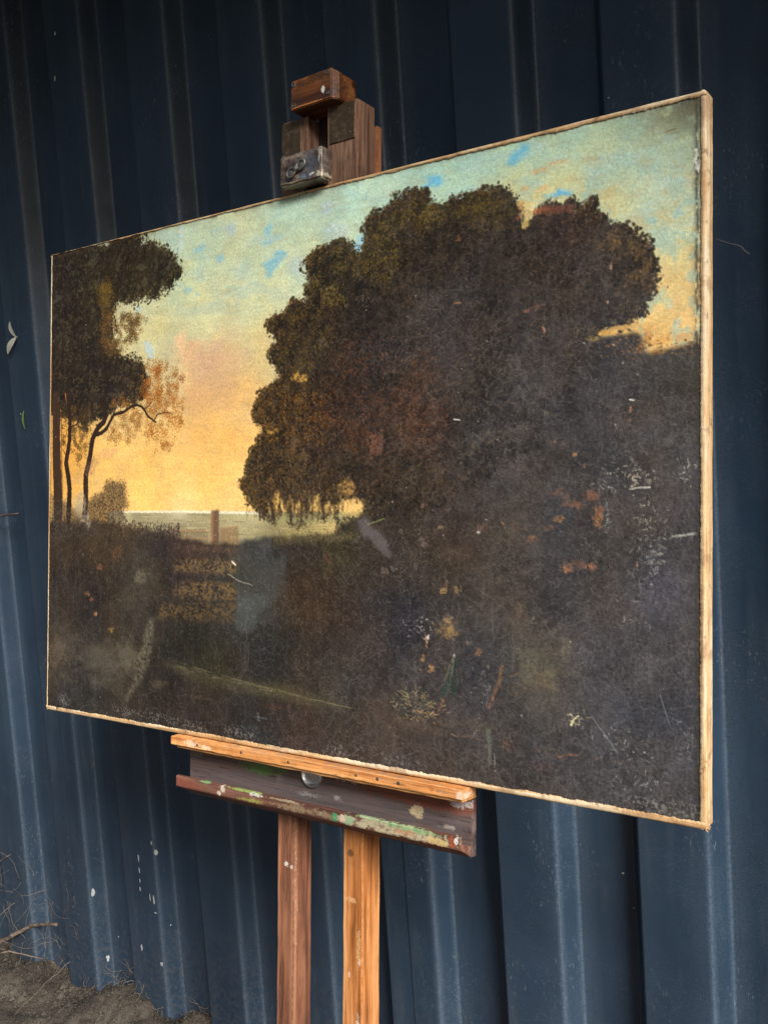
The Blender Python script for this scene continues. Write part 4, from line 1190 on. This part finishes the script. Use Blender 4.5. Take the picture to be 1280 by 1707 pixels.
E_DARK = edge_mat('worn_edge_dark', s2l((170, 112, 66)), s2l((70, 42, 26)), .50)
E_LEDGE = edge_mat('worn_edge_ledge', s2l((226, 180, 124)), s2l((200, 140, 84)))
for a0, a1, mt, top in ((.4838, .5138, M_POST_L, .73), (.6006, .6337, M_POST_R, .73)):
    bm = bmesh.new()
    ebox(bm, a0, a1, -.893, top, -.0735, -.034, bevel=.0016, seg=2, cuts=60, axis=2, jit=.00035, rnd=rnd)
    bm_obj('post', bm, [mt, E_BROWN if mt is M_POST_L else E_AMBER], easel)
M_DARKWOOD = wood('base_wood', s2l((70, 46, 34)), s2l((112, 74, 52)), s2l((140, 98, 70)), 0, .8, .6, dirt=.4, seed=2.0)
M_DARKWOOD_Y = wood('runner_wood', s2l((70, 46, 34)), s2l((112, 74, 52)), s2l((140, 98, 70)), 1, .8, .6, dirt=.4, seed=2.6)
def world_part(name, bm, mat):                 # floor-standing parts are built upright
    o = bm_obj(name, bm, mat, easel)
    o.matrix_parent_inverse = easel.matrix_world.inverted()
    return o
bx = easel.matrix_world.translation
for dx in (-.20, .20):
    bm = bmesh.new()
    add_box(bm, (bx.x + dx - .028, bx.y - .27, 0.002), (bx.x + dx + .028, bx.y + .46, .06), .004)
    world_part('base_runner', bm, M_DARKWOOD_Y)
bm = bmesh.new()
add_box(bm, (bx.x - .171, bx.y + .02, .012), (bx.x + .171, bx.y + .075, .058), .003)
world_part('cross_rail', bm, M_DARKWOOD)

# tray: back board, lip, ledge
M_BACK = wood('tray_back_wood', s2l((54, 44, 42)), s2l((84, 70, 66)), s2l((112, 92, 86)), 0, .7, .6, dirt=.25, seed=4.0,
              spots=[(EP(.75, -.030, -.022), (.13, .02, .016), s2l((124, 66, 44)), .8, .25, 60), (EP(.62, -.026, -.022), (.06, .02, .008), s2l((118, 66, 46)), .6, .3, 60), (EP(.57, -.058, -.022), (.30, .02, .018), s2l((92, 88, 90)), .55, .3, 40),
                     (EP(.459, -.036, -.022), (.038, .01, .0085), s2l((88, 124, 62)), .9, .35, 110), (EP(.498, -.031, -.022), (.018, .01, .006), s2l((84, 110, 60)), .8, .4, 110),
                     (EP(.7285, -.0505, -.022), (.0105, .01, .0092), s2l((200, 180, 140)), .95, .3, 160), (EP(.720, -.051, -.022), (.006, .01, .005), s2l((200, 180, 140)), .95, .4, 200), (EP(.620, -.027, -.022), (.024, .01, .005), s2l((168, 158, 146)), .7, .5, 120),
                     (EP(.793, -.029, -.022), (.018, .01, .006), s2l((214, 208, 204)), .75, .7, 140), (EP(.60, -.055, -.022), (.006, .01, .003), s2l((180, 172, 164)), .7, .7, 250), (EP(.548, -.058, -.022), (.018, .01, .003), s2l((160, 156, 150)), .6, .9, 260), (EP(.497, -.044, -.022), (.007, .01, .006), s2l((140, 124, 116)), .6, .7, 200), (EP(.335, -.033, -.022), (.018, .01, .004), s2l((110, 112, 84)), .6, .7, 200), (EP(.775, -.062, -.022), (.012, .01, .003), s2l((170, 160, 150)), .6, .8, 250)])
TA0, TA1 = .3193, .8055
def prof(pts): return [(-c, b + EB) for c, b in pts]
wob = lambda x: (0.0006 * (float(fbm(x * 16, 1., 601, 3)) - .5), 0.0010 * (float(fbm(x * 14, 2., 602, 3)) - .5))
bm = bmesh.new()
add_prism(bm, prof([(-.0338, -.006), (-.0338, -.093), (-.0225, -.0925), (-.0222, -.078), (-.022, -.006)]), TA0 - EA, TA1 - EA, 60, wob)
bm_obj('tray_back', bm, M_BACK, easel)
GRN = s2l((120, 158, 108))
M_LIP = wood('tray_lip_wood', s2l((70, 46, 40)), s2l((102, 68, 56)), s2l((134, 96, 78)), 0, .7, .6, dirt=.2, seed=5.5, wear_or_glint=s2l((166, 152, 124)),
             spots=[(EP(.70, -.069, .006), (.085, .02, .008), s2l((176, 166, 136)), .85, .45, 60), (EP(.55, -.070, .006), (.06, .02, .005), s2l((140, 126, 96)), .6, .6, 70), (EP(.64, -.070, .006), (.012, .02, .006), s2l((128, 158, 120)), .9, .4, 150), (EP(.617, -.070, .006), (.006, .02, .007), s2l((52, 128, 82)), .9, .25, 150), (EP(.629, -.069, .006), (.006, .02, .006), s2l((196, 172, 152)), .9, .3, 150),
                    (EP(.655, -.066, .006), (.006, .02, .004), s2l((92, 56, 50)), .9, .3, 150), (EP(.745, -.064, .006), (.04, .02, .003), GRN, .8, .6, 90), (EP(.70, -.062, .006), (.06, .02, .0018), s2l((150, 172, 130)), .8, .6, 120), (EP(.775, -.072, .006), (.022, .02, .005), s2l((196, 172, 116)), .85, .5, 110), (EP(.728, -.069, .006), (.02, .02, .004), s2l((166, 120, 84)), .7, .5, 110), (EP(.795, -.069, .006), (.006, .02, .008), s2l((156, 80, 50)), .85, .4, 150), (EP(.801, -.066, .006), (.004, .02, .006), s2l((218, 212, 204)), .9, .5, 200),
                    (EP(.458, -.0615, .006), (.028, .02, .0022), s2l((136, 160, 84)), .9, .5, 120), (EP(.478, -.064, .006), (.014, .02, .0025), s2l((206, 206, 196)), .85, .6, 160), (EP(.470, -.073, .006), (.02, .02, .003), s2l((150, 152, 74)), .75, .7, 130), (EP(.415, -.066, .006), (.0055, .02, .006), s2l((206, 196, 176)), .92, .35, 180), (EP(.408, -.073, .006), (.004, .02, .004), s2l((206, 196, 176)), .92, .35, 180), (EP(.381, -.0615, .006), (.012, .02, .0016), s2l((120, 164, 110)), .8, .5, 160), (EP(.345, -.070, .006), (.03, .02, .008), s2l((138, 74, 56)), .6, .4, 60), (EP(.53, -.063, .006), (.03, .02, .0015), s2l((170, 160, 130)), .7, .6, 160)])
bm = bmesh.new()
add_prism(bm, prof([(-.0218, -.0785), (-.0218, -.0915), (-.001, -.0790), (.0055, -.0765), (.006, -.0745), (.006, -.0618), (.005, -.0608), (.0005, -.0605), (-.002, -.072), (-.008, -.0765)]), TA0 - EA + .0004, TA1 - EA - .0004, 70, wob)
bm_obj('tray_lip', bm, M_LIP, easel)
M_LEDGE = wood('ledge_wood', s2l((176, 110, 58)), s2l((214, 150, 88)), s2l((232, 184, 124)), 0, .7, .55, dirt=.10, seed=7.7,
               spots=[(EP(.360, -.007, .015), (.014, .02, .005), s2l((232, 208, 178)), .8, .6, 140), (EP(.387, -.009, .015), (.010, .02, .003), s2l((236, 216, 190)), .7, .6, 160), (EP(.79, -.008, .015), (.010, .02, .0018), s2l((140, 108, 84)), .6, .7, 120), (EP(.772, -.006, .015), (.004, .02, .006), s2l((160, 96, 52)), .6, .4, 120), (EP(.812, -.009, .015), (.006, .03, .006), s2l((228, 208, 190)), .8, .7, 150), (EP(.615, -.004, .015), (.014, .02, .003), s2l((190, 120, 84)), .6, .6, 100), (EP(.70, -.007, .015), (.03, .02, .0016), s2l((170, 126, 90)), .5, .6, 100), (EP(.56, -.002, .015), (.24, .03, .0012), s2l((138, 120, 104)), .55, .8, 60)])
bm = bmesh.new()
ebox(bm, .3170, .8160, -.0138, -.0012, -.0155, .0150, bevel=.0011, seg=2, cuts=46, axis=0, jit=.0004, rnd=rnd)
led = bm_obj('ledge', bm, [M_LEDGE, E_LEDGE], easel)
M_LEDGE2 = wood('ledge_under_wood', s2l((150, 92, 46)), s2l((196, 134, 76)), s2l((216, 164, 104)), 0, .7, .6, dirt=.2, seed=9.1)
bm = bmesh.new()
ebox(bm, .3255, .8130, -.0182, -.0141, -.0214, .0105, bevel=.0008, seg=1, cuts=24, axis=0, jit=.0004, rnd=rnd)
bm_obj('ledge_batten', bm, [M_LEDGE2, E_LEDGE], easel)
# metals
def metal(name, base, rough, dirt, dcol):
    t = NT(name)
    v = t.coords('Object')
    n = t.noise(v, 130, 5, 0.65)
    col = t.mix(t.rng(n, 0.42, 0.66, 0, dirt), base, dcol)
    r = t.rng(n, 0.3, 0.7, rough, min(1, rough + .3))
    return t.out(col, r, .5, t.rng(n, 0.5, 0.66, 0.95, 0.35), t.bump(n, .25, .001))
M_STEEL = metal('dull_steel', (0.30, 0.29, 0.27), .38, .8, (.05, .04, .035))
M_NAIL = metal('nail_steel', (0.16, 0.15, 0.14), .5, .6, (.03, .022, .018))
M_CHROME = metal('ring_metal', (0.62, 0.62, 0.60), .22, .3, (.2, .19, .17))
FACE = Matrix.Rotation(math.pi / 2, 4, 'X')    # lathe axis turned out of the easel's face
for a, b in [(.3726, -.0075), (.459, -.0062), (.5453, -.0070), (.6585, -.0076), (.6919, -.0070), (.7239, -.0072)]:
    bm = bmesh.new()
    r = rnd.uniform(.0016, .0024)
    add_lathe(bm, [(0, .0006), (r * .7, .0005), (r, .0001), (r, -.002)], Matrix.Translation(EP(a, b, .0152)) @ FACE, 10)
    bm_obj('nail', bm, M_NAIL, led, smooth=True)
bm = bmesh.new()
add_lathe(bm, [(0, .0035), (.008, .0030), (.0125, .0022), (.0138, .0030), (.0150, .0058), (.0166, .0062), (.0180, .0042), (.0184, 0), (.0184, -.002)], Matrix.Translation(EP(.5577, -.0285, -.0222)) @ FACE, 32)
bm_obj('ring_knob', bm, M_CHROME, easel, smooth=True)

# head of the mast: two cheeks, bridging block, brass plates, clamp
M_CHEEK = wood('cheek_wood', s2l((60, 42, 34)), s2l((104, 76, 60)), s2l((140, 108, 86)), 2, 1.3, .6, dirt=.55, seed=11.0)
M_SLAT = wood('slat_wood', s2l((84, 46, 28)), s2l((128, 76, 46)), s2l((150, 96, 60)), 2, 1.3, .6, dirt=.3, seed=13.0)
M_SLOT_SHADE = wood('slot_shade_wood', s2l((30, 22, 18)), s2l((46, 34, 27)), s2l((60, 44, 34)), 2, 1.0, .8, dirt=.5, seed=14.0)
M_BLOCK = wood('block_wood', s2l((58, 30, 18)), s2l((104, 60, 32)), s2l((140, 88, 48)), 0, 1.0, .42, dirt=.6, seed=12.4, spec=.22,
               spots=[(EP(.5858, .8940, 0), (.0036, .02, .0055), s2l((232, 226, 216)), .95, .2, 200), (EP(.556, .8805, 0), (.04, .02, .0016), s2l((196, 124, 66)), .8, .6, 200), (EP(.565, .912, 0), (.034, .02, .007), s2l((46, 30, 22)), .6, .5, 80)])
M_BRASS = metal('tarnished_brass', (0.14, 0.098, 0.060), .5, .85, (.085, .058, .036))
for a0, a1, top in ((.4950, .5412, .8765), (.5755, .6275, .8805)):
    bm = bmesh.new()
    ebox(bm, a0, a1, .70, top, -.0605, -.0215, bevel=.0016, seg=2, cuts=14, axis=2, jit=.0003, rnd=rnd)
    bm_obj('cheek', bm, [M_CHEEK, E_BROWN], easel)
for (a0, a1, b0, b1), sc in (((.5812, .6238, .8272, .8785), [(.6135, .8685), (.6151, .8369)]), ((.4953, .5305, .823, .8735), [(.5012, .8645), (.5024, .8332)])):
    bm = bmesh.new()
    ebox(bm, a0, a1, b0, b1, -.0213, -.0198, bevel=.0005, seg=1)
    pl = bm_obj('brass_plate', bm, M_BRASS, easel)
    for a, b in sc:
        bm = bmesh.new()
        add_lathe(bm, [(0, -.0003), (.0008, -.0002), (.0016, .0004), (.0018, -.001)], Matrix.Translation(EP(a, b, -.0197)) @ FACE, 12)
        bm_obj('screw', bm, M_NAIL, pl, smooth=True)
bm = bmesh.new()                               # bridging block with one chamfered corner
poly = [(.5283, -.001), (.5300, .0005), (.5995, .0005), (.6060, -.0070), (.6075, -.0440), (.5283, -.0440)]
def tap(a, c, b): return Vector(EP(a, b, c))
lower = [bm.verts.new(tap(a, c, .8782 + (.0006 if a > .59 else 0))) for a, c in poly]
upper = [bm.verts.new(tap(a + .0003, c, .9190 + (.0018 if .56 < a < .60 else -.004 if a > .605 else 0))) for a, c in poly]
bm.faces.new(lower); bm.faces.new(list(reversed(upper)))
for i in range(6):
    j = (i + 1) % 6
    bm.faces.new([lower[i], upper[i], upper[j], lower[j]])
bmesh.ops.recalc_face_normals(bm, faces=bm.faces)
res = bmesh.ops.bevel(bm, geom=[e for e in bm.edges if e.calc_face_angle() > .5], offset=.0014, segments=2, affect='EDGES')
for f in res['faces']:
    f.material_index = 1
blk = bm_obj('bridging_block', bm, [M_BLOCK, E_DARK], easel)
for a, b in [(.5338, .9126), (.5928, .9155), (.5942, .8877), (.535, .8843)]:
    bm = bmesh.new()
    add_lathe(bm, [(0, -.0002), (.0012, -.0001), (.0021, .0006), (.0030, .0007), (.0034, .0002), (.0034, -.002)], Matrix.Translation(EP(a, b, .0007)) @ FACE, 14)
    bm_obj('screw', bm, M_NAIL, blk, smooth=True)
bm = bmesh.new()
ebox(bm, .586, .6315, .784, .856, -.0725, -.0608, bevel=.002, seg=2)
bm_obj('rear_slat', bm, [M_SLAT, E_BROWN], easel)
bm = bmesh.new()                               # dark board added to give the slot between the cheeks its shade
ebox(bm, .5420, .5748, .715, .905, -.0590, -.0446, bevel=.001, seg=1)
bm_obj('slot_shade_board', bm, M_SLOT_SHADE, easel)
t = NT('clamp_paint')                          # old iron block crusted with paint
v = t.coords('Object')
n1 = t.noise(v, 75, 5, .65); n2 = t.noise(v, 240, 4, .6)
col = t.ramp(n1, [(.3, s2l((44, 36, 32))), (.48, s2l((86, 72, 64))), (.62, s2l((120, 108, 96))), (.75, s2l((84, 98, 106)))])
for c, r, k, a in [(EP(.582, .787, .022), (.016, .02, .016), s2l((76, 90, 104)), .6), (EP(.572, .7735, .022), (.004, .02, .003), s2l((96, 136, 166)), .75), (EP(.585, .7745, .022), (.005, .02, .002), s2l((206, 212, 212)), .8), (EP(.600, .771, .02), (.008, .02, .005), s2l((206, 196, 172)), .8), (EP(.545, .768, .02), (.03, .02, .0025), s2l((150, 138, 112)), .7), (EP(.552, .803, .022), (.02, .02, .002), s2l((150, 132, 112)), .6), (EP(.598, .80, .022), (.002, .02, .016), s2l((190, 180, 166)), .7), (EP(.547, .773, .022), (.014, .02, .003), s2l((56, 54, 66)), .6)]:
    col = t.mix(t.math('MULTIPLY', t.spot(v, c, r, .6, 190), a), col, k)
nrm = t.bump(n1, .7, .004); nrm = t.bump(n2, .5, .0015, nrm)
M_CLAMP = t.out(col, t.rng(n1, .3, .7, .28, .5), .6, .15, nrm)
bm = bmesh.new()
ebox(bm, .5285, .6030, .7662, .8085, -.0005, .0220, bevel=.0026, seg=3, cuts=6, axis=0, jit=.0006, rnd=rnd)
ebox(bm, .5445, .5725, .7755, .8000, -.055, -.0010, bevel=.001, seg=1)
clamp = bm_obj('clamp_block', bm, M_CLAMP, easel)
bm = bmesh.new()
for da, db, ang in ((-.0085, -.0035, .5), (.0085, .0045, .5)):
    M_ = Matrix.Translation(EP(.5600 + da, .7845 + db, .0255)) @ FACE @ Matrix.Rotation(ang, 4, 'Z') @ Matrix.Scale(1.25, 4, (1, 0, 0))
    ring = [(.0056 + .0016 * math.cos(q), .0016 * math.sin(q)) for q in [2 * math.pi * k / 8 for k in range(9)]]
    add_lathe(bm, ring, M_, 20)
    add_lathe(bm, [(0, .0002), (.005, -.0004), (.0055, -.002)], M_, 16)
add_lathe(bm, [(0, .004), (.0032, .0034), (.0040, 0), (.0040, -.003)], Matrix.Translation(EP(.5600, .7848, .0245)) @ FACE, 14)
bm_obj('wing_nut', bm, M_STEEL, clamp, smooth=True)

# ------------------------------------------------------------------ what has gathered on and below the wall
def wall_y(x):
    """depth of the cladding's face at x"""
    k = math.floor((x - X0) / P)
    d = (x - X0) - k * P
    if d < SL: return D + DEP * d / SL
    if d < P - CW - SL: return D + DEP
    if d < P - CW: return D + DEP * (P - CW - d) / SL
    return D
t = NT('white_spatter')
v = t.coords('Object')
M_SPAT = t.out(t.mix(t.noise(v, 300, 3, .6), s2l((150, 154, 152)), s2l((196, 198, 194))), .8, .2)
spat = [(-1.945, -1.078, 5, 10), (-1.935, -1.250, 4, 8), (-1.705, -1.187, 4, 6), (-1.697, -.923, 4, 7), (-1.702, -.899, 3, 5), (-1.770, -1.164, 3, 9), (-1.752, -.945, 2, 10), (-1.753, -.975, 1.5, 8), (-1.754, -1.0, 1.5, 6), (-1.712, -1.035, 3, 12), (-1.724, -1.033, 1.2, 9), (-1.756, -1.02, 1.5, 6), (-1.71, -1.066, 5, 1.6), (-1.774, .880, 3, 4), (-1.788, .790, 3, 6), (-2.028, .085, 1.6, 2), (-1.90, -1.19, 1.5, 2.4), (-1.688, -1.10, 1.5, 2), (-.6, -.745, 2, 1.6), (-.585, -.80, 1.6, 1.2), (-.51, -.98, 1.6, 2.2), (-.70, -1.02, 1, 1.4), (-.37, -.665, 3, .8), (-1.25, -1.0, 1.4, 2), (-1.0, -.86, 1.5, 1.8), (-.55, .45, 1.2, 1.2), (-.80, .42, 1, 1)]
panel_of = lambda x: panels[max(-2, min(3, math.floor(x + 2.006)))]
for i, (x, z, w, h) in enumerate(spat):
    bm = bmesh.new()
    c = bm.verts.new((0, -.0008, 0)); ring = []
    for q in range(12):
        an = 2 * math.pi * q / 12; k = rnd.uniform(.7, 1.25)
        ring.append(bm.verts.new((math.cos(an) * w * k / 1000, .0003, math.sin(an) * h * k / 1000)))
    for q in range(12):
        bm.faces.new([c, ring[q], ring[(q + 1) % 12]])
    o = bm_obj('paint_spatter', bm, M_SPAT, panel_of(x), smooth=True)
    slope_ = math.atan2(wall_y(x + .001) - wall_y(x - .001), .002)
    o.matrix_local = Matrix.Translation(Vector((x + 1.0, wall_y(x) - .0012 - D - .05, z + EYE))) @ Matrix.Rotation(slope_, 4, 'Z')

def fibre(bm, p, d, n, step, r, wander, rnd_, sag=0.0):
    pts, rad = [], []
    p, d = Vector(p), Vector(d).normalized()
    for i in range(n):
        pts.append(p.copy()); rad.append(r * (1 - .6 * i / n))
        d = (d + Vector([rnd_.uniform(-wander, wander) for _ in range(3)]) + Vector((0, 0, -sag))).normalized()
        p = p + d * step
        p.y = min(p.y, wall_y(p.x) - r)
    add_tube(bm, pts, rad, 5)
t = NT('dusty_fibre')
v = t.coords('Object')
M_FIBRE = t.out(t.mix(t.noise(v, 60, 3, .6), s2l((92, 84, 74)), s2l((150, 140, 126))), .95, .1)
M_TWIG = wood('twig_bark', s2l((62, 50, 42)), s2l((104, 90, 78)), s2l((140, 126, 112)), 0, 2.0, .85, dirt=.3, seed=20.)
rnd = random.Random(21)
bm = bmesh.new()
for i in range(64):                            # cobweb threads and rootlets hung in the corner by the ground
    x = rnd.uniform(-2.42, -2.02); z = rnd.uniform(0.02, .30) * rnd.uniform(.35, 1)
    y = wall_y(x) - rnd.uniform(.001, .05)
    fibre(bm, (x, y, z), (rnd.uniform(-1, 1), rnd.uniform(-.4, .2), rnd.uniform(-.8, .8)), rnd.randint(8, 30), .006, rnd.uniform(.0002, .0007), .22, rnd, .02)
for i in range(60):                            # dust threads along the lap and the rib edges
    x = rnd.choice([-2.006, -1.93, -2.18, -1.68]) + rnd.gauss(0, .006); z = abs(rnd.gauss(0, .28)) + .03
    fibre(bm, (x, wall_y(x) - .002, z), (rnd.uniform(-.5, .5), -.1, rnd.choice([-1, 1])), rnd.randint(3, 8), .003, rnd.uniform(.0002, .0004), .35, rnd, .02)
for i in range(70):
    x = rnd.uniform(-2.0, -1.55); z = float(ground_h(np.array(x), np.array(wall_y(x)))) + rnd.uniform(0, .04)
    fibre(bm, (x, wall_y(x) - .004, z), (rnd.uniform(-1, 1), -.3, rnd.uniform(-.3, .6)), rnd.randint(5, 14), .004, rnd.uniform(.0003, .0007), .5, rnd, .04)
cob = bm_obj('cobweb', bm, M_FIBRE, None, smooth=True)
tag(cob, 'dusty cobwebs and dry rootlets clinging to the foot of the wall', 'cobweb', kind='stuff')
def twig(name, pts, r0, r1, label):
    bm = bmesh.new()
    P_ = [Vector(p) for p in pts]
    fine = []
    for a, b in zip(P_, P_[1:]):
        for q in range(6):
            fine.append(a.lerp(b, q / 6) + Vector([rnd.uniform(-.0012, .0012) for _ in range(3)]))
    fine.append(P_[-1])
    add_tube(bm, fine, [r0 + (r1 - r0) * i / (len(fine) - 1) for i in range(len(fine))], 7)
    o = bm_obj(name, bm, M_TWIG, None, smooth=True)
    tag(o, label, 'twig', 'twigs caught against the wall')
    return o
twig('twig', [(-2.40, 1.33, .005), (-2.30, 1.375, .06), (-2.20, 1.40, .115), (-2.065, 1.382, .160)], .0065, .004, 'thick grey dry twig slanting up from the ground against the wall')
twig('twig', [(-2.26, 1.36, EYE - .168), (-2.15, 1.385, EYE - .157), (-2.063, 1.388, EYE - .1496)], .0032, .0026, 'short thin grey twig poking out at mid height beside the painting')
twig('twig', [(-2.45, 1.30, -.01), (-2.25, 1.36, .05), (-2.14, 1.375, .055), (-2.06, 1.36, .072)], .0022, .0012, 'thin crooked twig lying over the dirt below the thick one')
twig('twig', [(-2.42, 1.36, .20), (-2.30, 1.39, .27), (-2.22, 1.41, .32)], .0014, .0008, 'fine pale stem crossing the lowest left rib above the thick twig')
# dry leaf and green leaf caught on the lap
def leaf_blade(bm, base, tip, width, bend, n=8):
    base, tip = Vector(base), Vector(tip)
    ax = tip - base
    side = ax.cross(Vector((0, -1, 0))).normalized()
    rows = []
    for i in range(n + 1):
        q = i / n
        w = width * (math.sin(math.pi * min(1, q * .92 + .06)) ** .8)
        mid = base + ax * q + Vector((0, -bend * math.sin(math.pi * q), 0))
        rows.append([bm.verts.new(mid - side * w + Vector((0, -.0012, 0))), bm.verts.new(mid), bm.verts.new(mid + side * w + Vector((0, -.0012, 0)))])
    for a, b in zip(rows, rows[1:]):
        for j in range(2):
            bm.faces.new([a[j], a[j + 1], b[j + 1], b[j]])
def leaf_mat(name, a, b):
    t = NT(name)
    v = t.coords('Object')
    return t.out(t.mix(t.noise(v, 140, 4, .6), a, b), .7, .3)
M_DRY = leaf_mat('dry_leaf', s2l((170, 172, 160)), s2l((206, 206, 190)))
M_GREEN = leaf_mat('green_leaf', s2l((86, 112, 58)), s2l((120, 146, 82)))
zy = D - .006
lf = empty('withered_leaf', Matrix.Translation((-2.008, zy, EYE + .262)))
tag(lf, 'small pale withered leaf pair caught on the wall seam left of the painting', 'leaf')
for tip, w in (((-.012, -.004, .038), .0062), ((-.030, -.006, -.036), .0085)):
    bm = bmesh.new(); leaf_blade(bm, (0, 0, 0), tip, w, .006)
    bm_obj('leaf_blade', bm, M_DRY, lf, smooth=True)
bm = bmesh.new(); add_tube(bm, [(0, 0, 0), (.004, -.001, .001), (.008, -.002, -.001)], [.0014, .0011, .0006], 6)
bm_obj('stem', bm, M_DRY, lf, smooth=True)
bm = bmesh.new(); leaf_blade(bm, (0, 0, .022), (-.002, 0, -.022), .0042, .004)
gl = bm_obj('leaf_fragment', bm, M_GREEN, None, smooth=True)
gl.location = (-2.009, zy + .002, EYE + .070)
tag(gl, 'narrow green leaf stuck flat on the seam below the withered leaf', 'leaf')
bm = bmesh.new()
pts = [(-.4055, D - .002, .2264 + EYE), (-.397, D - .003, .2215 + EYE), (-.3879, D - .002, .2171 + EYE), (-.379, D - .003, .2135 + EYE), (-.3721, D - .002, .2105 + EYE), (-.3665, D - .003, .203 + EYE), (-.3607, D - .002, .1983 + EYE)]
add_tube(bm, [(x, min(y, wall_y(x) - .001), z) for x, y, z in pts], .0005, 5)
th = bm_obj('thread', bm, M_FIBRE, None, smooth=True)
tag(th, 'single pale thread stuck to the wall right of the painting', 'thread')
# rubble: grit and mortar crumbs at the foot of the wall
V, F = [], []
for i in range(2400):
    x = rnd.uniform(-2.5, -1.35); y = wall_y(x) - abs(rnd.gauss(0, .09)) - .004
    r = min(.013, rnd.lognormvariate(-6.0, .65))
    z = float(ground_h(np.array(x), np.array(y))) + r * .3
    b = len(V)
    for dx, dy, dz in ((1, 0, 0), (-1, 0, 0), (0, 1, 0), (0, -1, 0), (0, 0, 1), (0, 0, -1), ):
        k = rnd.uniform(.6, 1.2)
        V.append((x + dx * r * k + rnd.uniform(-.3, .3) * r, y + dy * r * k + rnd.uniform(-.3, .3) * r, z + dz * r * k * .75))
    for f in ((0, 2, 4), (2, 1, 4), (1, 3, 4), (3, 0, 4), (2, 0, 5), (1, 2, 5), (3, 1, 5), (0, 3, 5)):
        F.append([b + q for q in f])
rub = mesh_obj('rubble', V, F, M_GROUND)
tag(rub, 'grey grit and mortar crumbs scattered on the ground by the wall', 'rubble', kind='stuff')
